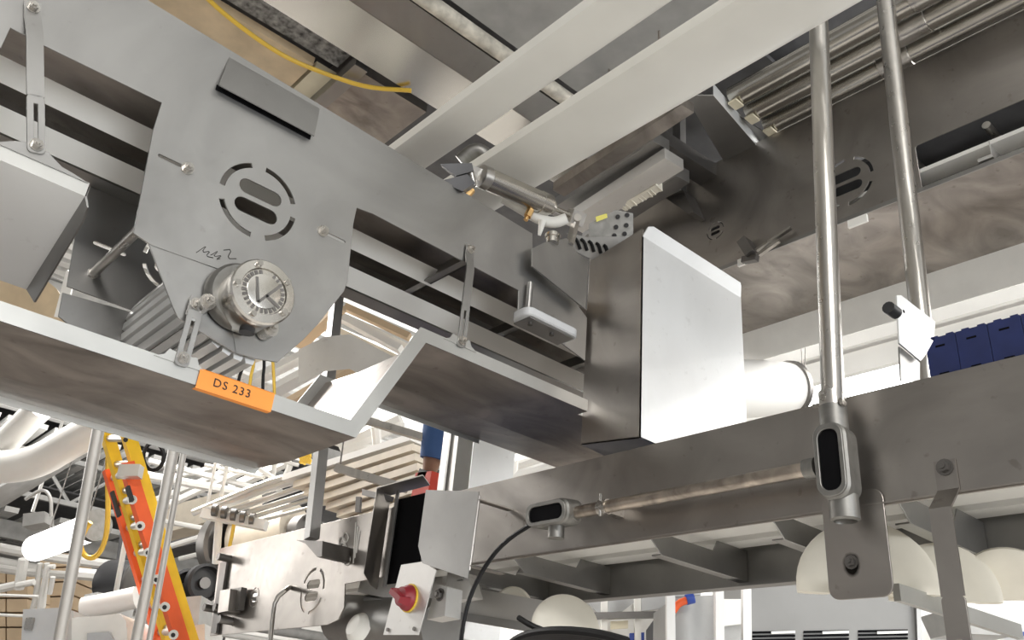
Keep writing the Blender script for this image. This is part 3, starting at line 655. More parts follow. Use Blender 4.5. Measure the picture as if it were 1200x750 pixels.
# tray slung under it
xw = XB+.41
ut = thing('drip_tray', 'wide smeared drip tray slung under the upper right conveyor, with a pale upturned side', 'tray', (XB+.2, .7, 2.88))
part('pan', G().box((XB-.004, -.8, 3.020), (xw, 1.80, 3.023)), 'steel_worn_dim', ut)
part('front_lip', G().box((XB-.007, -.8, 3.020), (XB-.004, 1.80, 3.033)), 'steel', ut)
zf = PX(1060, 378, xw+.06).z
part('sloped_side', G().prism([V((xw, -.8, 3.02)), V((xw, 1.80, 3.02)), V((xw+.03, 1.72, zf)), V((xw+.03, -.8, zf))], (.003, 0, 0)), 'white_plastic', ut)  # stainless side; its lamp reflection is put into a white colour
# black latch and two white patches drawn for bright cut-outs at the tray seam
lt = PX(880, 290, XB-.02)
la_ = thing('latch', 'small black toggle latch at the seam of the upper right tray', 'latch', (XB-.02, lt.y, lt.z-.05))
part('body', G().bar(lt+V((0, .022, .03)), lt+V((0, -.006, -.03)), .03, .045, (1, 0, 0)), 'dark_steel', la_)
part('lever', G().bar(lt+V((0, -.01, -.02)), lt+V((0, -.14, .012)), .008, .012, (1, 0, 0)).bar(lt+V((-.004, -.03, -.04)), lt+V((-.004, -.10, -.018)), .010, .012, (1, 0, 0)), 'pipe_steel', la_)
part('hook', G().bar(lt+V((0, .03, -.035)), lt+V((0, -.02, -.045)), .02, .02, (1, 0, 0)), 'dark_steel', la_)
for px, nm_ in (((875, 306), 'small white pad for a bright cut-out beside the black latch'), ((1006, 260), 'small white pad for a bright cut-out, right of the upright conduit')):
    q = PX(*px, XB-.008); single('patch', G().box((XB-.016, q.y-.028, q.z-.012), (XB-.0075, q.y+.028, q.z+.012)), 'white_plastic', nm_, 'patch')
# hanger post and foot carrying it
hp_ = thing('hanger_post', 'slim square steel post with a dark foot, left of the small emblem', 'post', (XB-.03, 1.45, 3.4))
a, b = PX(796, 135, XB-.03), PX(797, 232, XB-.03)
part('post', G().bar(b+V((0, 0, -.02)), b+V((0, (a.y-b.y), 1.2)), .032, .032, (1, 0, 0)), 'steel', hp_)
part('foot', G().prism([PX(*q, XB-.07) for q in ((780, 232), (800, 222), (806, 235), (812, 248), (806, 250))], (.068, 0, 0)), 'dark_steel', hp_)
part('bolt', hexbolt(PX(813, 243, XB-.002), -XH, .012, .014), 'dark_steel', hp_)
# ------------------------------------------------------------------ white troughs overhead
def trough(name, pA, pB, z, y0, y1, label, dh=.06):
    """pA, pB: pixels on the two long edges"""
    x0, x1 = PZ(*pA, z).x, PZ(*pB, z).x
    root = thing(name, label, 'trough', ((x0+x1)/2, (y0+y1)/2, z-.01))
    o = []; n = 14; w_ = x1-x0
    for i in range(n+1):
        t = i/n; o.append((x0+w_*t, z-.045*math.sin(math.pi*t)**.55*(w_/.16)*.55))
    inner = [(x, zz+.004) for x, zz in o[::-1]]
    loop = [(x0, z+dh)]+o+[(x1, z+dh), (x1-.004, z+dh)]+inner+[(x0+.004, z+dh)]
    gg = G(); A = [gg.b.verts.new((x, y0, zz)) for x, zz in loop]; B = [gg.b.verts.new((x, y1, zz)) for x, zz in loop]
    for i in range(len(loop)):
        f = gg.b.faces.new((A[i], A[(i+1) % len(loop)], B[(i+1) % len(loop)], B[i])); f.smooth = 1 < i < n+1
    part('shell', gg, 'trough_white', root)
    gg = G()
    for xx in (x0, x1): gg.box((xx-.004, y0, z-.003), (xx+.004, y1, z+.012))
    gg.b.free()
    for y in (y0, y1): part('end_cap', G().prism([V((x, y, zz)) for x, zz in [(x0, z+dh)]+o+[(x1, z+dh)]], (0, .003, 0)), 'trough_white', root)
    return root
t_a = trough('trough', (700, 0), (788, 0), 3.0, -1.0, 2.3, 'narrower white overhead trough, the left one of the two', .03)
t_b = trough('trough', (563, 192), (630, 218), 3.0, -1.0, 2.06, 'broader white overhead trough, right of the narrower one', .03)
for tr, xx in ((t_a, .965), (t_b, 1.19)):
    for y in (-.6, .1): part('hanger_rod', G().cyl((xx, y, 3.02), (xx, y, 3.62), .005, 8), 'pipe_steel', tr)
# three stainless pipes
pr_ = []
for i, (px, lab) in enumerate((((853, 118), 'left of the three stainless overhead pipes, nearest the white trough'), ((872, 135), 'middle of the three stainless overhead pipes'), ((893, 150), 'right of the three stainless overhead pipes, above the brown conveyor plate'))):
    q = PZ(*px, 3.5); r = .036
    root = thing('pipe', lab, 'pipe', (q.x, .2, 3.5-r))
    part('tube', G().cyl((q.x, q.y-.02, 3.5), (q.x, -2.2, 3.5), r, 28), 'barrel', root)
    yc_ = PZ(1110-40*i, 14+16*i, 3.5).y
    part('coupling', G().lathe((q.x, yc_+.05, 3.5), -YH, [(0, r), (.002, r+.004), (.09, r+.004), (.092, r)], 28), 'pipe_steel', root)
    part('end_tab', G().box((q.x-.03, q.y-.05, 3.455), (q.x+.01, q.y-.02, 3.462)), 'cream_box', root)
# stainless support plate crossing under the pipes
sp = [PZ(*q, 3.44) for q in ((803, 112), (836, 112), (898, 184), (852, 196))]
spt = thing('support_plate', 'folded stainless support plate across the ends of the three overhead pipes', 'plate', (sp[0]+sp[2])/2)
part('sheet', G().prism(sp, (0, 0, .004)), 'steel', spt)
part('folded_edge', G().prism([sp[1], sp[2], sp[2]+V((0, 0, .05)), sp[1]+V((0, 0, .05))], (.003, 0, 0)), 'steel_lit', spt)
s2 = [PZ(*q, 3.48) for q in ((818, 108), (846, 124), (920, 170), (900, 186))]
part('upper_sheet', G().prism(s2, (0, 0, .004)), 'steel', spt)
# channels between the broad trough and the upper conveyor
def chan(name, p, q, z, w_, h, mat, label, cat='channel', z2=None):
    a, b = PZ(*p, z), PZ(*q, z2 or z); g = G().bar(a, b, w_, h)
    if name == 'rail':
        for t in (.4, .8): m_ = a.lerp(b, t); g.cyl(m_+V((0, 0, h*.4)), V((m_.x, m_.y, z+.33)), .004, 6)
    single(name, g, mat, label, cat)
chan('rail', (655, 222), (806, 122), 3.12, .045, .03, 'steel_worn_dim', 'brown flat rail along the underside edge of the broad white trough')
chan('channel', (650, 248), (775, 165), 3.35, .07, .04, 'steel', 'upper stainless channel between the broad trough and the hanger post')
chan('channel', (672, 262), (790, 186), 3.28, .085, .04, 'steel_pale', 'middle stainless channel with a rounded end, left of the hanger post', z2=3.3)
chan('channel', (690, 275), (800, 203), 3.35, .06, .05, 'steel', 'lower stainless channel above the grey connector box')
chan('beam', (754, 156), (832, 206), 3.42, .075, .05, 'dark_steel', 'short dark crossbeam behind the hanger post', 'beam')
q = PZ(742, 232, 3.30)
pb = thing('plastic_bundle', 'crumpled clear plastic wrap tucked beside the lower stainless channel', 'wrap', q)
g = G(); random.seed(3)
u = (PZ(772, 215, 3.28)-PZ(728, 240, 3.28)); c0_ = PZ(728, 241, 3.28); n_ = 12
for i in range(n_):
    a = c0_+u*(i/n_); b = c0_+u*((i+1)/n_); h = .02+.02*random.random()
    g.hexa([a+V((-.015, 0, -.01)), b+V((-.015, 0, -.01)), b+V((.02, 0, -.01-.01*random.random())), a+V((.02, 0, -.012)), a+V((-.01, .01, h)), b+V((-.012, 0, h*.6)), b+V((.016, 0, h)), a+V((.02, .01, h*.5))])
part('wrap', g, 'natural_plastic', pb)
# connector box with sockets
k0 = [PD(*q, 2.42) for q in ((690, 262), (722, 246), (742, 250), (742, 276), (716, 283), (690, 278))]
kb = thing('connector_box', 'small grey connector box with dark sockets and a yellow label, under the channels', 'box', (k0[0]+k0[3])/2)
dv = ray(715, 265)*.05
part('case', G().prism(k0, dv), 'cast_alloy', kb)
for q in ((724, 254), (735, 252), (722, 266), (734, 264), (720, 276), (732, 274)):
    c = PD(*q, 2.42); part('socket', G().cyl(c-dv*.08, c+dv*.1, .0065, 12), 'black_plastic', kb)
c = [PD(*q, 2.412) for q in ((698, 254), (711, 250), (712, 255), (699, 260))]
part('sticker', G().prism(c, dv*.02), 'label_yellow', kb)
cb = thing('control_box', 'open-fronted terminal box with black wiring under the grey connector box', 'box', PD(715, 290, 2.35))
ob_ = [PD(*q, 2.35) for q in ((664, 273), (674, 271), (742, 284), (741, 276), (700, 303), (688, 304), (668, 290))]
part('tray', G().prism([PD(*q, 2.35) for q in ((664, 273), (690, 278), (742, 277), (742, 284), (695, 305), (670, 292))], dv*.8), 'steel', cb)
for i in range(5):
    a = PD(672+i*9, 278+i*2.4, 2.342); b = PD(680+i*8, 292+i*1.5, 2.342)
    part('wire', G().tube([a, (a+b)/2+V((0, 0, .01)), b], .005, 6, 1), 'black_rubber', cb)

# ------------------------------------------------------------------ pneumatic cylinder over the junction
ca, cb_ = PD(563, 206, 2.10), PD(640, 240, 2.22)
ax = (cb_-ca).normalized(); L = (cb_-ca).length
pc = thing('pneumatic_cylinder', 'stainless pneumatic cylinder with brass fittings above the end of the left conveyor', 'cylinder', (ca+cb_)/2-V((0, 0, .03)))
part('barrel', G().cyl(ca+ax*.018, cb_-ax*.02, .028, 28), 'barrel', pc)
part('rear_cap', G().lathe(ca, ax, [(-.006, .016), (0, .029), (.022, .030), (.024, .028)], 28), 'pipe_steel', pc)
part('front_cap', G().lathe(cb_, ax, [(-.024, .028), (-.022, .030), (.006, .030), (.008, .021), (.022, .019), (.024, .010)], 28), 'barrel', pc)
re = PD(672, 254, 2.27)
part('rod', G().cyl(cb_, re, .0075, 14), 'barrel', pc)
sd = ax.cross(CF).normalized()
gt_ = PY(668, 283, YA-.028)
g = G().bar(re-ax*.014, re+ax*.03, .036, .026, CF).cyl(re+ax*.012-CF*.024, re+ax*.012+CF*.024, .010, 12).bar(re+ax*.01, gt_+V((0, 0, -.01)), .02, .012, (1, 0, 0)); part('rod_clevis', g, 'pipe_steel', pc)
le = PD(548, 200, 2.07)
part('rear_eye', G().bar(le-ax*.01, ca, .03, .022, CF).cyl(le-CF*.022, le+CF*.022, .0125, 14), 'pipe_steel', pc)
for q0, q1, nm_ in (((553, 222), (545, 231), 'a'), ((622, 246), (618, 254), 'b')):
    dd_ = 2.10 if nm_ == 'a' else 2.19
    a, b = PD(*q0, dd_), PD(*q1, dd_-.01)
    part('fitting', G().cyl(a, b, .010, 6).cyl(b, b+(b-a)*.5, .006, 10), 'brass', pc)
mb = thing('cylinder_mount', 'dark double-lug mount bolted to the conveyor top, holding the cylinder tail', 'mount', PD(528, 205, 1.88))
for pp_ in (((516, 192), (553, 191), (555, 200), (534, 206)), ((515, 212), (548, 204), (557, 214), (542, 224))):
    part('lug', G().prism([PD(*q, 2.03) for q in pp_], CF*.05), 'dark_paint', mb)
part('pin', G().cyl(le-CF*.035, le+CF*.035, .010, 12).cyl(PD(550, 196, 2.05), PD(555, 217, 2.05), .008, 12), 'pipe_steel', mb)
# white air cup and hose at the junction
wc = thing('air_hose', 'white flexible air hose with a tapered end below the cylinder', 'hose', PD(650, 258, 1.9))
part('hose', G().tube([PD(*q, 2.22) for q in ((590, 232), (612, 245), (630, 256), (648, 262), (664, 256))], .015, 10, 2), 'white_plastic', wc)
part('tip', G().cyl(PD(636, 258, 2.2), PD(632, 276, 2.2), .010, 12, .004), 'white_plastic', wc)
single('elbow_duct', G().tube([PD(*q, 2.45) for q in ((540, 190), (556, 176), (568, 180), (574, 200))], .024, 12, 2), 'cast_alloy', 'dull grey elbow duct between the two white troughs', 'duct')
kn = PY(648, 274, YA-.028)
single('collar', G().cyl(kn, kn+V((0, 0, -.028)), .016, 16).cyl(kn+V((0, 0, -.004)), kn+V((0, 0, -.012)), .02, 16), 'steel_polished', 'small bright round collar on top of the notched guide plate', 'collar')

# ------------------------------------------------------------------ sheets, boards and pipes overhead on the left (run along X)
ZC = 3.6
def slab(name, y0, y1, x0, x1, mat, label, cat, z=ZC, z2=None, t=.03):
    z2 = z if z2 is None else z2
    g = G().hexa([V((x0, y0, z)), V((x1, y0, z)), V((x1, y1, z2)), V((x0, y1, z2)), V((x0, y0, z+t)), V((x1, y0, z+t)), V((x1, y1, z2+t)), V((x0, y1, z2+t))])
    return single(name, g, mat, label, cat)
xb_ = PZ(345, 80, ZC).x
slab('insulation_board', 2.175, 2.9, -1.5, PZ(342, 100, ZC).x, 'beige_board', 'worn beige insulation board overhead, above the left conveyor', 'board')
slab('insulation_board', 2.185, 2.9, PZ(342, 100, ZC).x+.012, PZ(380, 105, ZC).x, 'cream_box', 'small clean cream board at the right end of the beige insulation', 'board')
slab('insulation_board', 2.05, 2.17, -1.5, PZ(408, 76, ZC).x, 'speckled_board', 'black-speckled grey board beside the yellow hose', 'board', z=3.64)
slab('duct_sheet', 2.065, 2.9, PZ(400, 95, ZC).x+.02, PZ(498, 128, ZC).x, 'steel_worn_dim', 'dull rectangular duct underside, pinkish grey, left of the white troughs', 'duct', z=3.58, t=.2)
g = G().box((PZ(400, 95, ZC).x-.03, 2.03, 3.56), (PZ(400, 95, ZC).x+.018, 2.9, 3.60)); single('duct_flange', g, 'steel', 'bright angle flange at the near end of the dull rectangular duct', 'flange')
slab('duct_sheet', 1.868, 2.005, -1.5, 3.0, 'steel_polished', 'bright dented stainless sheet overhead with a glinting crease', 'duct', z=3.62, z2=3.56, t=.01)
slab('duct_sheet', 1.715, 1.866, -1.5, 3.0, 'steel', 'darker stainless sheet next to the bright dented one', 'duct', z=3.60, z2=3.62, t=.01)  # other face of the bent sheet, its shade put into darker steel
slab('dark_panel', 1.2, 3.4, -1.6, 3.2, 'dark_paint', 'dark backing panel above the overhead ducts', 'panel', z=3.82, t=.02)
g = G(); P_ = [V((x*.25-1.4, 1.675+.006*random.random(), 3.60+.006*random.random())) for x in range(18)]
single('lagged_pipe', G().tube(P_, .026, 10), 'flaky_pipe', 'old pipe with flaking white lagging overhead', 'pipe')
slab('ceiling_sheet', .75, 1.64, -1.5, PZ(705, 88, ZC).x+.12, 'grey_paint', 'large plain grey sheet overhead between the lagged pipe and the frame top', 'panel', z=3.62)
slab('ceiling_sheet', -1.4, 1.64, PZ(705, 88, ZC).x+.16, 1.75, 'grey_paint', 'grey sheet glimpsed between the two white troughs', 'panel', z=3.66)
slab('ceiling_sheet', -2.2, 2.9, 1.78, 3.4, 'dark_paint', 'dark sheet above the three stainless pipes', 'panel', z=3.95)  # added dark sheet; shade over the pipes put into its colour
hz = [PZ(*q, 3.545) for q in ((190, -60), (243, 0), (290, 38), (335, 68), (385, 88), (430, 103), (482, 106))]
single('hose', G().tube(hz, .0075, 8, 2), 'hose_yellow', 'yellow hose looping across the overhead boards at the top left', 'hose')
# ------------------------------------------------------------------ right side: lamp, cladding, blue belt, white bracket
XL = 2.75
l0, l1 = PX(938, 474, XL), PX(1062, 448, XL)
fl_ = thing('tube_lamp', 'glowing tubular fluorescent lamp behind the upright conduit', 'lamp', (XL, l1.y, l0.z-.06))
part('glass', G().cyl((XL, l0.y-.012, l0.z), (XL, -.3, l0.z), .052, 28), 'tube_glow', fl_)
part('end_cap', G().lathe((XL, l0.y+.025, l0.z), -YH, [(0, .030), (.004, .055), (.035, .057), (.04, .054)], 28), 'dark_steel', fl_)
for dx in (0, .05): part('wire', G().cyl((XL, l0.y-.02, l0.z+.05), (XL+.01, l0.y-.02-dx, l0.z+.55), .002, 6), 'dark_steel', fl_)
c1, c2 = PX(850, 456, 2.30), PX(930, 454, 2.6)
dc_ = thing('duct_cowl', 'white tapered cowl with a dark round mouth beside the glowing tube lamp', 'cowl', (c1+c2)/2-V((0, 0, .1)))
part('shell', G().lathe(c2+(c1-c2).normalized()*.02, c1-c2, [(0, .088), (.03, .092), (.14, .100), (.4, .105)], 32), 'white_paint', dc_)
part('mouth_ring', G().lathe(c2, c1-c2, [(0, .086), (.004, .096), (.022, .097), (.024, .090)], 32), 'dark_steel', dc_)
cl = thing('cladding', 'white horizontal cladding boards far behind the tube lamp', 'cladding', (4.0, .8, 2.9))
for i in range(7):
    z = 2.75+i*.155
    part('board', G().hexa([V((4.0, -2, z)), V((4.03, -2, z)), V((4.03, 3.0, z)), V((4.0, 3.0, z)), V((4.05, -2, z+.145)), V((4.08, -2, z+.145)), V((4.08, 3.0, z+.145)), V((4.05, 3.0, z+.145))]), 'white_paint', cl)
# blue modular belt edge standing on the beam
XU = XC+.02
b_ = thing('modular_belt', 'dark blue modular plastic belt edge standing on the right beam', 'belt', (XU, .3, 2.226))
yb0 = PX(1087, 420, XU).y; zt2_ = 2.305
n_ = 14; pitch = .052
for i in range(n_):
    ya_ = yb0-i*pitch; yb_ = ya_-pitch+.0012
    if i == 0: o = [V((XU, ya_, 2.227)), V((XU, yb_, 2.227)), V((XU, yb_, zt2_)), V((XU, ya_-.018, zt2_)), V((XU, ya_, zt2_-.024))]
    else: o = [V((XU, ya_, 2.227)), V((XU, yb_, 2.227)), V((XU, yb_, zt2_)), V((XU, ya_, zt2_))]
    md = part('belt_module', G().prism(o, (.016, 0, 0)), 'belt_blue', b_)
    for zz in (2.2345, 2.286): part('hinge_slot', G().box((XU-.0004, ya_-.032, zz), (XU+.001, ya_-.016, zz+.0035)), 'void_black', md)
    g = G()
    for k in range(2): g.box((XU, ya_-.010-k*.026, zt2_), (XU+.016, ya_-.022-k*.026, zt2_+.0025))
    part('tooth', g, 'belt_blue', md)
wb = thing('bracket_plate', 'white-lit angled bracket plate with a black knob beside the blue belt', 'bracket', PY(1070, 430, .64))
YW = .64
part('plate', G().prism([PY(*q, YW) for q in ((1051, 346), (1056, 346), (1096, 377), (1094, 404), (1079, 423), (1054, 402))], (0, .003, 0)), 'steel_lit', wb)
part('lower_plate', G().prism([PY(*q, YW+.01) for q in ((1054, 406), (1078, 425), (1078, 446), (1056, 446))], (0, .003, 0)), 'steel', wb)
kq = PY(1050, 367, YW-.01); part('knob', G().cyl(kq+V((-.03, 0, 0)), kq, .012, 12), 'black_plastic', wb)
part('hole', G().cyl(PY(1059, 365, YW), PY(1059, 365, YW)-YH*.0006, .0035, 10), 'void_black', wb)
# ------------------------------------------------------------------ far end of the lower beam: latch, bent handle, rod and small fittings
FW = _fw.copy()
def PV(x, y, d): r = ray(x, y); return CP + r*(d/r.dot(FW))      # upright plane across the view at distance d
xq = XC-.004
lk = thing('hinge_latch', 'dark latch and hinge bar near the far end of the lower beam', 'latch', PX(268, 745, XC-.02))
def pxp(pts, X, t, nm, mat, root): return part(nm, G().prism([PX(*q, X) for q in pts], (t, 0, 0)), mat, root)
pxp(((258, 660), (266, 655), (253, 742), (247, 742)), XC-.012, .010, 'hinge_bar', 'dark_steel', lk)
pxp(((258, 692), (270, 690), (267, 716), (255, 718)), XC-.055, .045, 'latch_body', 'steel_beam', lk)
pxp(((272, 690), (283, 688), (279, 714), (271, 716)), XC-.03, .022, 'latch_arm', 'dark_steel', lk)
for q in ((270, 655), (272, 728), (254, 714), (266, 714)):
    c = PX(*q, XC); part('knob', G().cyl(c, c-XH*.05, .014, 12), 'dark_steel', lk)
hr = thing('bent_rod', 'bright bent rod hooked on the far end panel, left of its emblem', 'rod', PX(316, 760, XC-.05))
part('rod', G().tube([PX(339, 688, XC), PX(338, 689, XC-.05), PX(322, 702, XC-.07), PX(319, 725, XC-.07), PX(315, 775, XC-.07)], .0075, 10, 1), 'pipe_steel', hr)
rd = thing('support_post', 'square steel support post with a dark triangular foot on the far end panel', 'post', PX(364, 640, XC-.05))
pa, pb_ = PX(365, 632, XC-.06), PX(397, 330, XC-.06)
part('post', G().bar(pa, pa+(pb_-pa)*1.3, .036, .036, (1, 0, 0)), 'steel', rd)
part('foot', G().prism([PX(*q, XC-.10) for q in ((347, 633), (378, 634), (377, 652), (372, 653), (358, 637))], (.098, 0, 0)), 'dark_steel', rd)
for pts, X, nm_, lab in ((((417, 582), (422, 582), (421, 600), (416, 600)), XC-.008, 'slot_cover', 'thin dark slotted tag on the far panel, left of the hood'), (((424, 573), (446, 578), (444, 584), (424, 580)), XC-.05, 'stop_block', 'dark stop block at the panel top, left of the hood')):
    single(nm_, G().prism([PX(*q, X) for q in pts], (.0075 if X > XC-.02 else .049, 0, 0)), 'dark_steel', lab, 'block')
g = G(); random.seed(5)
for cx, cy, s in ((402, 645, 9), (406, 655, 8), (401, 636, 7), (405, 630, 6)):
    g.tube([PX(cx+s*.55*math.cos(a*.9), cy+s*math.sin(a*.9), XC-.0012) for a in range(8)], .0022, 4, 1)
for k in range(3): g.bar(PX(417+k*2.2, 612+k*5, XC-.001), PX(414+k*1.8, 660-k*6, XC-.001), .006, .001, (1, 0, 0))
single('paint_mark', g, 'white_paint', 'white scrawled paint marks on the panel beside the hood', 'mark')
# stainless column and the tools hung by it
XK = XC+.25
ck = thing('column', 'pale square stainless column rising behind the open hood', 'column', PX(530, 585, XK))
kk = [PX(512, 560, XK), PX(529, 560, XK)]
ka = PX(512, 575, XK); kb2 = PX(530, 575, XK); w_ = ka.y-kb2.y
part('post', G().box((XK, kb2.y, 1.9), (XK+.16, ka.y, 3.3)), 'steel_pale', ck)
part('rib', G().box((XK-.006, kb2.y+w_*.4, 1.9), (XK, kb2.y+w_*.5, 3.3)), 'steel', ck)
part('side_sheet', G().box((XK+.02, kb2.y-.06, 1.9), (XK+.20, kb2.y-.056, 3.3)), 'steel_lit', ck)
wp = thing('worker', 'arm of a person in a blue sleeve behind the stainless column', 'person', PX(505, 590, XK+.25))
XW_ = XK+.10
ar = [PX(514, 500, XW_), PX(511, 525, XW_), PX(508, 540, XW_)]
def skin_chain(pts, rad):
    return G()
g = G(); 
def limb(gg, pts, rs, n=12):
    P = [V(p) for p in pts]; rings = []
    for i, p in enumerate(P):
        t = (P[min(i+1, len(P)-1)]-P[max(i-1, 0)]).normalized(); a = t.orthogonal().normalized(); c = t.cross(a)
        rings.append([gg.b.verts.new(p+(a*math.cos(2*math.pi*k/n)+c*math.sin(2*math.pi*k/n))*rs[i]) for k in range(n)])
    for A, B in zip(rings, rings[1:]):
        for k in range(n): f = gg.b.faces.new((A[k], A[(k+1) % n], B[(k+1) % n], B[k])); f.smooth = True
    gg.b.faces.new(rings[0][::-1]); gg.b.faces.new(rings[-1]); return gg
part('sleeve', limb(G(), [PX(522, 490, XW_), PX(515, 505, XW_), PX(511, 520, XW_), PX(507, 538, XW_)], [.075, .065, .055, .047]), 'blue_cloth', wp)
plain('skin', (.30, .16, .10), .5); g = limb(G(), [PX(507, 535, XW_), PX(505, 546, XW_), PX(503, 554, XW_), PX(501, 560, XW_)], [.034, .030, .026, .030])
for k in range(4):
    b = PX(497+k*2.6, 559, XW_-.01); limb(g, [b, b+V((-.012, 0, -.035)), b+V((0, 0, -.062-.006*(k in (1, 2))))], [.011, .010, .008], 8)
b = PX(509, 556, XW_-.01); limb(g, [b, b+V((-.02, -.012, -.02)), b+V((-.03, -.006, -.045))], [.011, .010, .008], 8)
part('hand', g, 'skin', wp)
tl = thing('hand_tool', 'black and orange-red hand tool held below the blue sleeve', 'tool', PX(502, 578, XW_))
part('grip', G().bar(PX(504, 553, XW_-.03), PX(499, 567, XW_-.03), .06, .05), 'black_plastic', tl)
part('base', G().bar(PX(492, 573, XW_-.03), PX(511, 571, XW_-.03), .06, .10), 'red_paint', tl)
# ------------------------------------------------------------------ below the beam: return discs, slide rail, cables
def disc(px, X, r, axis, label, cut=.012):
    c = PX(*px, X); ax = V(axis).normalized()
    g = G().lathe(c, ax, [(-.006, r*.5), (-.016, r*.62), (-.012, r*.9), (-.004, r), (.006, r), (.010, r*.9), (.006, r*.6), (.004, 0.0001)], 40)
    bmesh.ops.bisect_plane(g.b, geom=g.b.verts[:]+g.b.edges[:]+g.b.faces[:], plane_co=c-V((0, 0, cut)), plane_no=(0, 0, -1), clear_outer=True)
    bmesh.ops.holes_fill(g.b, edges=[e for e in g.b.edges if e.is_boundary])
    return single('return_disc', g, 'natural_plastic', label, 'disc')
disc((1016, 688), XC+.10, .118, (-.86, -.5, .08), 'cream plastic return disc half hidden by the oil-stained plate')
disc((1106, 697), XC+.22, .092, (-.86, -.5, .08), 'cream plastic return disc partly behind the long bent strap')
disc((1182, 694), XC+.30, .080, (-.8, -.3, -.5), 'cream plastic return disc nearest the right edge, beyond the long strap')
disc((600, 712), XC+.20, .055, (-.8, -.5, .1), 'small white return disc below the beam, right of the drooping cable')
disc((662, 737), XC+.14, .082, (-.6, -.8, .2), 'large pale return disc above the black cable bundle', .03)
a = PX(1046, 690, XC+.05); b = PZ(1190, 737, a.z)
sr = thing('slide_rail', 'long white slide rail slanting below the cream return discs', 'rail', (a+b)/2-V((0, 0, .05)))
part('deck', G().hexa([a, b, b+V((0, .07, .012)), a+V((0, .07, .012)), a+V((0, 0, .006)), b+V((0, 0, .006)), b+V((0, .07, .018)), a+V((0, .07, .018))]), 'natural_plastic', sr)
part('edge_rail', G().hexa([a+V((0, -.012, -.02)), b+V((0, -.012, -.02)), b+V((0, 0, -.02)), a+V((0, 0, -.02)), a+V((0, -.012, .008)), b+V((0, -.012, .008)), b+V((0, 0, .008)), a+V((0, 0, .008))]), 'steel_lip', sr)
a, b = PX(520, 690, XC+.13), PX(650, 708, XC+.25)
sr2 = thing('slide_rail', 'pale slide rail below the beam, between the switch and the cable bundle', 'rail', (a+b)/2-V((0, 0, .05)))
part('deck', G().bar(PX(430, 682, XC+.1), PX(660, 726, XC+.18), .05, .07, (0, 0, 1)), 'steel_pale', sr2)
part('lower_edge', G().bar(PX(430, 704, XC+.08), PX(660, 742, XC+.16), .03, .02, (0, 0, 1)), 'steel', sr2)
bl = thing('cable_bundle', 'black bundle of cables at the bottom edge below the beam', 'cable', PX(650, 770, XC+.02))
for k in range(6): part('cable', G().tube([PX(592+k*3, 760, XC+.03+k*.008), PX(612+k*3, 744+k*1.5, XC+.03+k*.008), PX(650, 738+k*2.4, XC+.03+k*.008), PX(700, 742+k*2.2, XC+.03+k*.008), PX(735, 752+k*3, XC+.03+k*.008)], .010, 8, 2), 'black_rubber', bl)
part('cable', G().tube([PX(608, 724, XC+.06), PX(622, 733, XC+.06), PX(645, 742, XC+.06)], .007, 8, 1), 'black_rubber', bl)
rpst = PX(554, 740, 2.2)
single('red_post', G().bar(PX(552, 722, 2.2), PX(566, 830, 2.2), .035, .02, (1, 0, 0)), 'red_paint', 'narrow red post under the beam, right of the drooping cable', 'post')
# drive unit seen under the far panel
dv_ = thing('drive_unit', 'grey rounded drive housing with a white cup under the far panel', 'motor', PX(425, 760, XC+.15))
part('shell', G().cyl(PX(400, 725, XC+.12), PX(520, 735, XC+.12), .075, 24), 'steel', dv_)
part('cup', G().lathe(PX(424, 738, XC+.05), (-1, 0, .3), [(0, .045), (.02, .043), (.035, .03), (.04, .001)], 24), 'white_plastic', dv_)
part('side_bracket', G().prism([PX(*q, XC+.05) for q in ((525, 668), (548, 672), (556, 700), (520, 706))], (.03, 0, 0)), 'steel_pale', dv_)
# ------------------------------------------------------------------ machines under the beam on the right
def vp(root, pts, d, t, nm, mat, label=None): return part(nm, G().prism([PV(*q, d) for q in pts], FW*t), mat, root, label)
mc = thing('machine_cabinet', 'grey machine cabinet with vent slots and a sloped white top at the lower right', 'cabinet', PV(980, 800, 3.4))
vp(mc, ((880, 656), (1072, 651), (1078, 800), (880, 800)), 3.4, .6, 'body', 'cabinet_grey')
part('sloped_top', G().prism([PV(882, 655, 3.39), PV(1072, 650, 3.39), PV(1012, 628, 3.9), PV(884, 640, 3.9)], (0, 0, .01)), 'white_paint', mc)
for x0, x1 in ((882, 932), (942, 995), (1006, 1064)):
    for k in range(3):
        vp(mc, ((x0, 740+k*4.5-(x0-882)*.012), (x1, 739+k*4.5-(x0-882)*.012), (x1, 741.5+k*4.5-(x0-882)*.012), (x0, 742.5+k*4.5-(x0-882)*.012)), 3.395, .004, 'vent_slot', 'void_black')
    vp(mc, ((x0+22, 740), (x1, 739), (x1, 742), (x0+22, 743)), 3.392, .002, 'vent_blade', 'white_paint')
for q in ((945, 672), (1057, 670)):
    c = PV(*q, 3.4); part('screw', G().cyl(c, c-FW*.012, .012, 10), 'bolt_steel', mc)
vp(mc, ((1072, 651), (1077, 651), (1082, 800), (1077, 800)), 3.38, .03, 'corner_post', 'steel')
hd2 = thing('hood_cover', 'brownish sloped sheet hood with a white edge, behind the grey cabinet', 'hood', PV(930, 650, 4.3))
part('sheet', G().prism([PV(876, 640, 3.98), PV(1000, 640, 3.98), PV(965, 618, 4.15), PV(876, 628, 4.15)], (0, 0, .02)), 'steel_worn_dim', hd2)
part('edge', G().bar(PV(876, 632, 3.95), PV(1000, 612, 3.95), .03, .05), 'white_paint', hd2)
m2 = thing('machine_cabinet', 'narrow grey cabinet with a hose fitting, left of the vented cabinet', 'cabinet', PV(820, 800, 3.2))
vp(m2, ((790, 700), (838, 697), (840, 800), (790, 800)), 3.2, .4, 'body', 'steel')
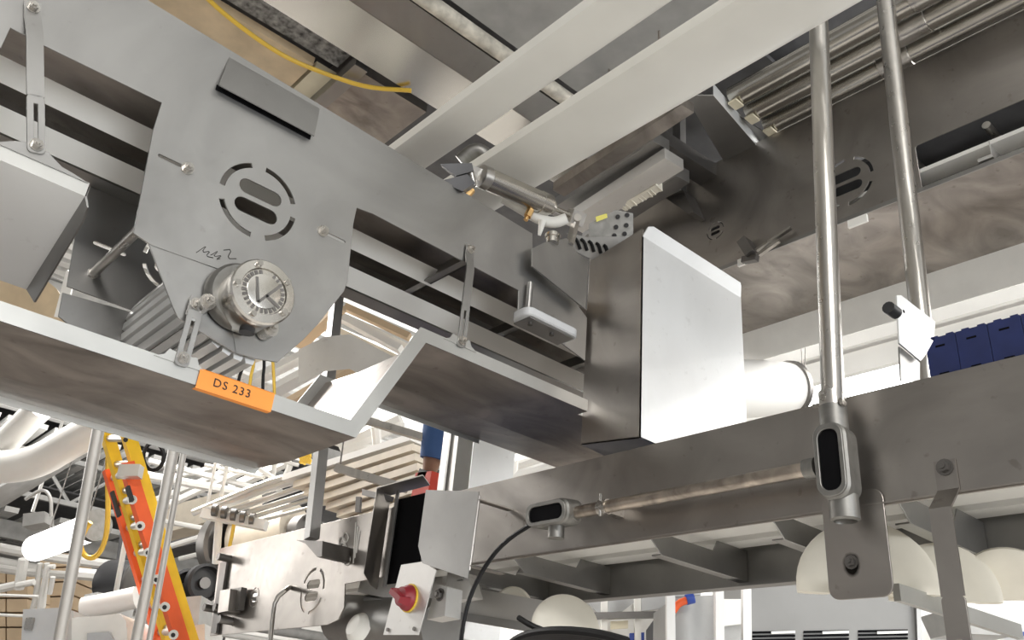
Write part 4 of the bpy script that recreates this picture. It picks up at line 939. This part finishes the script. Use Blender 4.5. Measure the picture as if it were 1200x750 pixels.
vp(m2, ((845, 702), (880, 702), (880, 730), (846, 734)), 3.35, .3, 'upper_box', 'white_paint')
vp(m2, ((846, 734), (880, 730), (880, 800), (846, 800)), 3.37, .3, 'lower_box', 'grey_paint')
vp(m2, ((790, 686), (820, 686), (822, 697), (790, 699)), 3.3, .1, 'label_plate', 'cover_grey')
part('hose', G().tube([PV(789, 716, 3.15), PV(795, 707, 3.15), PV(806, 703, 3.15)], .013, 10, 1), 'ladder_orange', m2)
part('hose_fitting', G().cyl(PV(804, 703, 3.15), PV(813, 701, 3.15), .018, 12), 'cable_blue', m2)
for x, d, nm_ in ((785, 3.0, 'slim bright post left of the narrow grey cabinet'), (842, 3.0, 'slim bright post in front of the two small cabinets'), (874, 3.05, 'slim bright post at the left edge of the vented cabinet')):
    single('frame_post', G().bar(PV(x, 640, d), PV(x+1, 800, d), .028, .028), 'steel_pale', nm_, 'post')
m3_ = thing('white_machine', 'white guarded machine with round-cornered windows below the beam centre', 'machine', PV(720, 800, 4.2))
vp(m3_, ((660, 705), (782, 690), (786, 800), (660, 800)), 4.4, .5, 'body', 'white_paint')
for pts in (((686, 693), (705, 692), (705, 724), (700, 718), (688, 704)), ((713, 692), (745, 690), (744, 705), (730, 716), (713, 718)), ((752, 690), (780, 688), (780, 712), (752, 716))):
    vp(m3_, pts, 4.36, .02, 'window', 'lens_white' if False else 'cover_grey')
for x in (708, 747): part('mullion', G().bar(PV(x, 680, 4.3), PV(x, 800, 4.3), .03, .03), 'white_plastic', m3_)
part('cross_rail', G().bar(PV(690, 722, 4.28), PV(790, 720, 4.28), .03, .03), 'dark_steel', m3_)
vp(m3_, ((716, 728), (736, 727), (736, 736), (716, 737)), 4.3, .02, 'nameplate', 'cream_box')
vp(m3_, ((738, 742), (755, 741), (755, 752), (738, 752)), 4.3, .02, 'blue_pane', 'cable_blue')
vp(m3_, ((758, 738), (768, 724), (772, 760), (758, 760)), 4.25, .02, 'dark_guard', 'dark_paint')
m4 = thing('white_machine', 'white machine with a dark blue stripe behind the long strap at the lower right', 'machine', PV(1140, 800, 4.0))
vp(m4, ((1075, 690), (1230, 690), (1230, 800), (1080, 800)), 4.0, .5, 'body', 'white_paint')
vp(m4, ((1096, 741), (1140, 739), (1140, 744), (1096, 746)), 3.98, .02, 'stripe', 'cable_blue')
vp(m4, ((1178, 741), (1230, 739), (1230, 744), (1178, 746)), 3.98, .02, 'stripe', 'cable_blue')
single('grey_hopper', G().prism([PV(*q, 3.6) for q in ((1105, 715), (1190, 735), (1190, 745), (1118, 742))], FW*.2), 'grey_paint', 'dark grey hopper bottom below the slide rail', 'hopper')
single('back_panel', G().prism([PV(*q, 7.0) for q in ((560, 640), (1500, 640), (1500, 800), (560, 800))], FW*.1), 'wall_white', 'pale partition far behind the machines at the lower right', 'partition')

# ------------------------------------------------------------------ lower left: ladder, posts, lamp, ducts, roof deck, pipes
ld = thing('extension_ladder', 'orange and yellow fibreglass extension ladder leaning at the lower left', 'ladder', PD(215, 800, 3.6))
rails = {}
for nm_, a, b, mat, da, db, w_, h_ in (('base_rail', (130, 550), (206, 800), 'ladder_orange', 3.95, 3.70, .03, .07), ('fly_rail', (124, 505), (214, 800), 'ladder_yellow', 3.88, 3.62, .035, .05),
                                       ('base_rail', (148, 543), (227, 800), 'ladder_orange', 3.62, 3.40, .035, .055), ('fly_rail', (149, 505), (238, 800), 'ladder_yellow', 3.70, 3.46, .03, .055)):
    A, B = PD(*a, da), PD(*b, db); rails.setdefault(nm_, []).append((A, B)); part(nm_, G().bar(A, B, w_, h_, (1, 0, 0)), mat, ld)
(A0, B0), (A1, B1) = rails['base_rail']; (C0, D0), (C1, D1) = rails['fly_rail']
for k in range(8):
    t = (k+.35)/8.2; part('rung', G().cyl(A0.lerp(B0, t), A1.lerp(B1, t), .017, 10), 'rung_alloy', ld)
    c = A1.lerp(B1, t)-CF*.04; part('rung_end', G().cyl(c, c-CF*.006, .019, 14), 'white_plastic', ld); part('rivet', G().cyl(c-CF*.006, c-CF*.009, .009, 10), 'black_plastic', ld)
for k in range(9):
    t = (k+.3)/9.2; part('rung', G().cyl(C0.lerp(D0, t), C1.lerp(D1, t), .016, 10), 'rung_alloy', ld)
    c = C1.lerp(D1, t)-CF*.035; part('rivet', G().cyl(c, c-CF*.004, .010, 10), 'black_plastic', ld)
for t, mt in ((.03, 'rung_alloy'), ): part('rail_guide', G().bar(A1.lerp(B1, t)-CF*.05-CR*.01, A1.lerp(B1, t)-CF*.05+CR*.075, .05, .05, (0, 0, 1)), mt, ld)
for t in (.10, ): part('sticker', G().bar(A1.lerp(B1, .10)-CF*.05, A1.lerp(B1, .17)-CF*.05, .028, .01, (1, 0, 0)), 'black_plastic', ld)
part('sticker', G().bar(A0.lerp(B0, .10)-CF*.05, A0.lerp(B0, .22)-CF*.05, .028, .01, (1, 0, 0)), 'black_plastic', ld)
for (a, b, d, r, lab, mat) in (((116, 500), (62, 790), 2.9, .020, 'leftmost of the slim grey posts beside the ladder', 'steel_pale'), ((208, 505), (150, 800), 3.1, .020, 'slim grey post crossing in front of the ladder', 'steel_pale'),
                               ((219, 510), (166, 800), 3.3, .012, 'thin threaded rod just right of the post crossing the ladder', 'steel_pale'), ((161, 560), (118, 790), 4.6, .014, 'thin white rod in front of the dark round drum', 'white_paint')):
    single('support_post' if r > .015 else 'support_rod', G().cyl(PD(*a, d), PD(*b, d), r, 14), mat, lab, 'post')
# hanging lamp, cable loop
lm = thing('tube_lamp', 'white tubular hanging lamp with a grey round end cap at the lower left', 'lamp', PD(130, 630, 4.6)-V((0, 0, .1)))
a, b = PD(112, 616, 4.5), PD(35, 645, 5.0); t_ = (b-a)
part('glass', G().cyl(a, PD(88, 641, 4.8) if False else a+t_*.9, .075, 24), 'lens_glow', lm)
for s_ in (.15, .75): part('wire', G().cyl(a+t_*s_, a+t_*s_+V((0, 0, 1.2)), .004, 6), 'dark_steel', lm)
part('end_cap', G().cyl(a-t_*.02, a+t_*.03, .082, 24), 'cast_alloy', lm)
single('hose', G().tube([PD(*q, 4.3) for q in ((128, 505), (126, 560), (127, 600), (124, 635), (112, 655), (98, 652), (93, 636), (100, 620), (106, 612))], .013, 8, 2), 'hose_yellow', 'yellow hose hanging in a loop beside the leftmost post', 'hose')
g = G()
for k in range(3): g.tube([PD(180+(11+k)*math.cos(a*.42+k), 535+(15+k)*math.sin(a*.42+k), 4.4+.01*k) for a in range(17)], .006, 6)
single('cable_coil', g, 'black_rubber', 'coil of thin black cable hung at the top right of the ladder', 'cable')
# U-shaped white duct at the left edge
du = thing('duct', 'white rounded overhead duct bending at the left edge below the tray', 'duct', PD(40, 545, 4.6))
part('main_run', G().tube([PD(*q, 4.4) for q in ((125, 495), (80, 520), (45, 541), (10, 548), (-40, 545))], .085, 16, 2), 'white_paint', du)
part('branch', G().tube([PD(*q, 4.5) for q in ((45, 480), (20, 505), (-10, 535))], .07, 14, 1), 'white_paint', du)
gp_ = thing('cable_tray', 'grey steel cable tray running below the white bent duct', 'tray', PD(70, 560, 4.6))
for k in range(4): part('rail', G().bar(PD(108, 510+k*5, 4.9+k*.12), PD(-20, 585+k*6, 5.1+k*.12), .05, .02), 'grey_paint', gp_)
# dark round drum, grey box, cabinets
dr = PD(135, 680, 5.4)
dm = thing('drum', 'dark glossy round drum lying on its side left of the ladder', 'drum', dr-V((0, 0, .2)))
part('shell', G().lathe(dr+_rt*.16, -_rt+FW*.5, [(0, .125), (.02, .14), (.26, .14), (.28, .12)], 28), 'black_plastic', dm)
part('stand', G().box((dr.x-.12, dr.y-.12, 0), (dr.x+.12, dr.y+.12, dr.z-.10)), 'grey_paint', dm)
part('chime', G().lathe(dr+_rt*.17, -_rt+FW*.5, [(-.01, .10), (0, .145), (.02, .146), (.03, .13)], 28), 'dark_steel', dm)
jb = thing('junction_box', 'grey metal junction box below the roof deck at the left edge', 'box', PD(38, 615, 5.8))
part('case', G().prism([PD(*q, 5.8) for q in ((27, 602), (52, 599), (52, 612), (26, 617))], FW*.15), 'grey_paint', jb)
part('drop', G().cyl(PD(38, 600, 5.85), PD(38, 600, 5.85)+V((0, 0, 1.0)), .012, 8), 'rung_alloy', jb)
part('flex', G().tube([PD(*q, 5.8) for q in ((30, 585), (50, 572), (60, 582), (60, 605))], .012, 8, 2), 'rung_alloy', jb)
def boxes(root, items):
    for pts, d, t, nm_, mat in items: vp(root, pts, d, t, nm_, mat)
bx1 = thing('control_cabinet', 'light grey control cabinet with a latch at the bottom left edge', 'cabinet', PV(55, 800, 4.0))
boxes(bx1, [(((27, 714), (75, 712), (75, 800), (22, 800)), 4.0, .4, 'body', 'cover_grey'), (((75, 713), (86, 716), (84, 800), (74, 800)), 4.02, .4, 'door_side', 'steel_pale')])
part('latch', G().bar(PV(36, 724, 3.98), PV(33, 738, 3.98), .02, .03), 'bolt_steel', bx1)
bx2 = thing('moulded_cover', 'white moulded machine cover with a rounded shoulder left of the ladder foot', 'cover', PV(125, 800, 3.8))
part('shell', G().prism([PV(*q, 3.8) for q in ((84, 724), (112, 722), (140, 719), (148, 728), (150, 760), (138, 800), (84, 800))], FW*.5), 'white_plastic', bx2)
part('recess', G().prism([PV(*q, 3.78) for q in ((102, 742), (128, 740), (134, 752), (134, 800), (100, 800))], FW*.03), 'cover_grey', bx2)
bx3 = thing('white_hood', 'long white rounded cover lying below the dark drum', 'cover', PV(130, 720, 4.6))
part('shell', G().tube([PV(*q, 4.6) for q in ((97, 713), (125, 708), (160, 700))], .055, 16, 1), 'white_paint', bx3)
bx4 = thing('grey_machine', 'plain grey machine frame between the ladder and the far panel', 'machine', PV(220, 800, 4.3))
boxes(bx4, [(((212, 700), (236, 698), (232, 732), (212, 735)), 4.3, .3, 'front', 'grey_paint'), (((160, 715), (200, 705), (215, 800), (155, 800)), 4.5, .3, 'guard', 'steel'), (((212, 735), (240, 731), (240, 800), (212, 800)), 4.2, .3, 'base', 'steel_pale')])
for q, nm_ in (((215, 690), 'black round fan wheel right of the ladder, the left one of two'), ((236, 684), 'black round fan wheel against the far panel, the right one of two')):
    c = PD(*q, 4.6); root = thing('fan_wheel', nm_, 'fan', c-V((0, 0, .1)))
    part('rim', G().lathe(c, -FW+_rt*.8, [(0, .075), (.01, .10), (.06, .10), (.07, .085), (.02, .08), (.02, .0001)], 24), 'black_plastic', root)
    part('hub', G().cyl(c, c+(-FW+_rt*.8).normalized()*.05, .03, 14), 'dark_steel', root)
# tan wall blocks and white pipework at far left
tw = thing('block_pier', 'tan block pier behind white pipework at the bottom left', 'pier', PV(55, 800, 7.0))
for k in range(6):
    for j in range(2):
        x0, x1 = (0+j*26, 24+j*26); vp(tw, ((x0-18, 668+k*17), (x1-18, 668+k*17), (x1-18, 683+k*17), (x0-18, 683+k*17)), 7.0, .4, 'block', 'tan_block')
tp2 = thing('block_pier', 'tan block pier right of the white pipework, behind the leftmost post', 'pier', PV(68, 800, 7.4))
for k in range(7): vp(tp2, ((47, 650+k*17), (86, 648+k*17), (86, 663+k*17), (47, 665+k*17)), 7.7, .4, 'block', 'tan_block')
pw = thing('pipework', 'white pipework with bends and risers at the lower left edge', 'pipes', PV(35, 760, 6.0))
def runs(root, lst, mat='white_paint'):
    for pts, d, r in lst: part('pipe', G().tube([PD(*q, d) for q in pts], r, 8, 1 if len(pts) > 2 else 0), mat, root)
runs(pw, [(((-10, 640), (50, 652), (130, 662)), 6.2, .035), (((-10, 665), (40, 672), (120, 676)), 6.3, .03), (((28, 655), (22, 690)), 6.0, .035), (((22, 685), (-10, 692)), 6.0, .03), (((47, 660), (42, 700), (38, 715)), 6.0, .02),
          (((55, 660), (50, 712)), 6.0, .02), (((64, 664), (56, 664), (50, 690), (46, 714)), 5.9, .018), (((62, 676), (58, 696)), 5.9, .018), (((40, 682), (20, 686)), 5.9, .022), (((88, 672), (120, 675)), 5.8, .04), (((-10, 697), (45, 699)), 5.8, .01), (((-10, 720), (28, 722)), 5.8, .01)])
# roof deck: ribs are separate strips of profiled sheet
dk = thing('roof_deck', 'white ribbed roof deck strips at the lower left, dark gaps between', 'roof', PD(90, 560, 7.5))
zd = 4.45
for i in range(26):
    y = 5.4+i*.155; part('rib', G().box((-.2, y, zd), (2.35, y+.085, zd+.05)), 'deck_white', dk)
for i in range(30):
    x = .2+i*.15; part('rib', G().box((x, 9.6, zd-.25), (x+.085, 13.5, zd-.2)), 'deck_white', dk)
for i in range(22):
    y = 4.6+i*.17; part('rib', G().box((2.5, y, zd+.15), (6.5, y+.09, zd+.2)), 'deck_white', dk)
part('backing', G().box((-1.5, 4.4, zd+.5), (7.5, 14, zd+.52)), 'dark_paint', dk)  # dark colour puts shade into the gaps between the ribs
for y in (6.5, 8.2, 9.5, 11.5): part('purlin', G().box((-1.5, y, zd-.15), (7.5, y+.1, zd-.02)), 'grey_paint', dk)
def truss(a, b, depth, label, mat='grey_paint', n=9, r=.02):
    a, b = V(a), V(b); root = thing('roof_truss', label, 'truss', (a+b)/2-V((0, 0, depth)))
    part('top_chord', G().bar(a, b, .06, .05), mat, root); dz = V((0, 0, -depth)); part('bottom_chord', G().bar(a+dz, b+dz, .06, .05), mat, root)
    for i in range(n):
        p, q = a.lerp(b, i/n), a.lerp(b, (i+1)/n); m_ = a.lerp(b, (i+.5)/n)+dz
        part('web', G().cyl(p, m_, r, 6).cyl(m_, q, r, 6), mat, root)
truss((-1.5, 7.2, 4.3), (6.5, 7.2, 4.3), .40, 'nearest open-web roof truss at the lower left')
truss((-1.5, 10.2, 4.1), (6.5, 10.2, 4.1), .45, 'farthest open-web roof truss at the lower left')
# pipe rack right of the ladder
pk = thing('pipe_rack', 'rack of parallel pale pipes running towards the far panel, right of the ladder', 'pipes', PD(300, 590, 5))
runs(pk, [(((226, 601), (305, 568), (345, 556)), 4.6, .018), (((252, 596), (330, 566), (372, 560)), 4.6, .022), (((268, 600), (360, 568), (430, 545)), 4.6, .016), (((278, 605), (400, 566)), 4.6, .016), (((290, 608), (380, 580), (440, 565)), 4.6, .012), (((298, 612), (400, 585)), 4.6, .010)], 'steel_pale')
part('support_bar', G().bar(PD(238, 602, 4.55), PD(312, 616, 4.5), .06, .05), 'white_paint', pk)
for k in range(5): c = PD(252+k*11, 598+k*2.6, 4.5); part('clamp', G().cyl(c-_rt*.012, c+_rt*.012, .032, 10), 'dark_steel', pk)
part('drop_rod', G().cyl(PD(257, 605, 4.55), PD(253, 660, 4.55), .02, 10), 'white_paint', pk)
bg2 = thing('pipework', 'criss-cross of white struts and pipes under the roof, right of the ladder', 'pipes', PD(260, 560, 6))
runs(bg2, [(((160, 555), (285, 578)), 5.4, .028), (((175, 540), (300, 572)), 5.6, .02), (((190, 595), (270, 558), (330, 535)), 5.6, .025), (((150, 600), (250, 560), (310, 530)), 6.2, .03), (((200, 560), (265, 545), (285, 520)), 6.0, .022), (((250, 515), (330, 566)), 5.0, .014), (((240, 545), (310, 560)), 5.0, .012),
           (((255, 530), (243, 592)), 4.9, .010), (((268, 535), (258, 588)), 4.9, .012), (((300, 545), (360, 520), (400, 512)), 5.6, .03), (((285, 530), (350, 545)), 5.6, .014), (((270, 572), (340, 540)), 5.8, .035), (((324, 526), (320, 560)), 5.6, .015), (((340, 545), (334, 560)), 5.6, .02), (((130, 600), (300, 630)), 6.5, .02), (((200, 640), (330, 600)), 6.5, .022), (((210, 655), (330, 625)), 6.6, .018), (((225, 690), (330, 640)), 6.6, .02)])
lg = thing('duct', 'long cream trunking sloping down behind the thin rods, right of the ladder', 'duct', PD(220, 610, 5.2))
part('run', G().bar(PD(182, 618, 7.2), PD(300, 588, 7.1), .22, .22), 'duct_cream', lg)
single('roof_girder', G().bar(PD(150, 640, 8.4), PD(300, 605, 8.0), .25, .35), 'dark_paint', 'dark roof beam behind the cream trunking', 'beam')
# big cream round duct with dark mouth, yellow coil
c = PD(352, 628, 4.4)
rdct = thing('duct', 'cream round duct with a dark glossy mouth behind the support post', 'duct', c-V((0, 0, .2)))
part('shell', G().lathe(PD(285, 640, 4.9), PD(358, 622, 4.8)-PD(285, 640, 4.9), [(0, .17), (.35, .17), (.36, .15)], 28), 'duct_cream', rdct)
part('mouth', G().lathe(PD(352, 625, 4.75), _rt*.6-FW*.5, [(0, .10), (.08, .10), (.085, .09), (.02, .085), (.02, .0001)], 24), 'dark_steel', rdct)
single('vent_mouth', G().lathe(PD(268, 640, 4.9), _rt*.6-FW*.6, [(0, .20), (.1, .21), (.11, .19), (.02, .18), (.02, .0001)], 28), 'dark_steel', 'large dark round vent mouth below the pipe rack support', 'vent')
g = G(); random.seed(9)
for k in range(7): g.tube([PD(358+6*math.cos(a*.5+k*1.7)*(.8+.3*random.random()), 534+9*math.sin(a*.5+k)*(.8+.3*random.random()), 4.0) for a in range(14)], .007, 6)
single('hose_coil', g, 'hose_yellow', 'tangle of yellow hose under the tray corner beside the support post', 'hose')
single('hose', G().tube([PD(*q, 4.52) for q in ((276, 600), (273, 622), (268, 645), (264, 662))], .010, 8, 1), 'hose_yellow', 'short yellow hose dropping from the pipe rack', 'hose')
# white ribbed trunking above the far panel
rt_ = thing('trunking', 'broad cream ribbed trunking sloping up behind the support post', 'trunking', PD(420, 590, 3.9))
for k in range(7):
    a0, b0 = (338+k*13, 562+k*8.5), (488+k*3, 515+k*11.5)
    part('rib', G().bar(PD(*a0, 4.0-k*.04), PD(*b0, 3.6-k*.04), .075, .03, CF*-1 if False else (0, 0, 1)), 'duct_cream' if k else 'white_paint', rt_)
part('hanger_bar', G().bar(PD(394, 548, 3.4), PD(477, 573, 3.3), .03, .03), 'pipe_steel', rt_)
part('hanger_bar', G().bar(PD(420, 490, 3.2), PD(520, 520, 3.1), .03, .025), 'pipe_steel', rt_)
part('wire', G().cyl(PD(398, 550, 3.4), PD(405, 500, 3.4), .003, 6), 'dark_steel', rt_)
runs(bg2, [(((440, 500), (445, 545)), 4.4, .025), (((400, 525), (470, 492)), 4.6, .05), (((380, 510), (450, 535)), 4.6, .035), (((470, 545), (500, 520)), 4.4, .02)])
# strips of light fittings glimpsed between motor plate and tray
hl_ = thing('overhead_racking', 'white racking bars and tan boards glimpsed between the motor plate and tray', 'racking', PD(380, 430, 3.5))
for i, (a, b, w_, mat) in enumerate((((300, 470), (420, 405), .06, 'white_paint'), ((290, 450), (400, 395), .05, 'white_paint'), ((330, 478), (430, 420), .05, 'tan_block'), ((350, 405), (400, 360), .05, 'tan_block'), ((400, 372), (470, 410), .06, 'white_paint'), ((395, 390), (480, 430), .08, 'duct_cream'), ((405, 360), (480, 395), .04, 'tan_block'), ((420, 380), (485, 412), .04, 'white_plastic'), ((280, 440), (350, 470), .03, 'white_paint'), ((270, 430), (330, 408), .04, 'duct_cream'))):
    part('bar', G().bar(PD(*a, 3.5+.1*i), PD(*b, 3.4+.1*i), w_, .03), mat, hl_)
cs_ = thing('curved_sheet', 'grey curved sheet end behind the cranked tray', 'sheet', PD(420, 440, 3.0))
part('sheet', G().ribbon([PD(350, 430, 3.0), PD(380, 415, 3.0), PD(410, 412, 3.0), PD(435, 425, 3.0), PD(465, 440, 3.0)], CU*1, .12, .01), 'steel_pale', cs_)
for k, x in enumerate((285, 296, 308, 318)):
    single('drop_cable', G().tube([PD(x, 405, 2.7), PD(x+2, 425, 2.7), PD(x-6+k*3, 445, 2.7), PD(x-8+k*4, 470, 2.7)], .005, 6, 1), 'black_rubber' if k % 2 == 0 else 'hose_yellow', ['leftmost thin black cable hanging below the motor plate', 'left yellow cable hanging below the motor plate', 'right-hand thin black cable hanging below the motor plate', 'right yellow cable hanging below the motor plate'][k], 'cable')
# things right of the column above the beam
wr = thing('white_casing', 'white slotted casing behind the beam, right of the stainless column', 'casing', PD(565, 575, 3.2))
part('body', G().prism([PD(*q, 3.2) for q in ((553, 542), (575, 538), (578, 570), (553, 574))], FW*.2), 'white_paint', wr)
for x in (556, 562, 568): part('slot', G().prism([PD(*q, 3.19) for q in ((x, 546), (x+2.5, 545), (x+2.5, 553), (x, 554))], FW*.01), 'void_black', wr)
yr = thing('guard_rail', 'yellow guard rail behind the beam under the right tray', 'rail', PD(570, 550, 3.6))
part('rail', G().tube([PD(*q, 3.6) for q in ((552, 542), (575, 535), (594, 533), (592, 541), (580, 545), (578, 565))], .012, 8, 1), 'hose_yellow', yr)
runs(bg2, [(((583, 563), (660, 540)), 4.0, .02), (((590, 552), (650, 532)), 4.2, .025), (((603, 540), (602, 560)), 4.0, .018), (((560, 530), (625, 515)), 4.4, .05)])

rb = thing('stone_board', 'rough brown board glimpsed between the two left trays', 'board', PD(60, 380, 3.0))
part('board', G().prism([PD(*q, 3.0) for q in ((-30, 270), (20, 300), (66, 338), (92, 380), (100, 430), (-30, 400))], FW*.05), 'beige_board', rb)
part('post', G().bar(PD(84, 318, 2.9), PD(70, 372, 2.9), .03, .03), 'white_paint', rb)

part('bar', G().bar(PD(268, 403, 2.7), PD(338, 403, 2.7), .03, .03), 'steel_pale', hl_)
dk2 = thing('roof_deck', 'far lower bay of ribbed roof deck beyond the ladder, in dark and white stripes', 'roof', (2, 13, 3.6))
for i in range(34):
    x = -3+i*.30; part('rib', G().box((x, 11.2, 3.62), (x+.15, 16.5, 3.68)), 'deck_white', dk2)
part('backing', G().box((-3.2, 11.1, 3.95), (7.5, 16.6, 3.97)), 'dark_paint', dk2)  # shade between the far ribs put into a dark colour
for y in (11.6, 13.2, 15): part('purlin', G().box((-3.2, y, 3.40), (7.5, y+.12, 3.60)), 'grey_paint', dk2)
truss((-3, 12.4, 3.35), (7, 12.4, 3.35), .35, 'low open-web truss crossing the far bay at the lower left', n=14, r=.025)
fp = thing('pipework', 'long level white and grey pipes across the far bay behind the dark drum', 'pipes', (2, 11, 2.5))
for i, (y, z, r, mt) in enumerate(((11.0, 3.05, .05, 'white_paint'), (11.2, 2.85, .07, 'grey_paint'), (11.0, 2.68, .04, 'white_paint'), (11.4, 2.5, .06, 'rung_alloy'), (11.1, 2.3, .05, 'white_paint'))):
    part('pipe', G().cyl((-3, y, z), (6.5, y, z), r, 10), mt, fp)
for i in range(8): part('hanger', G().cyl((-2+i*1.0, 11.15, 2.25), (-2+i*1.0, 11.15, 3.4), .015, 6), 'dark_steel', fp)
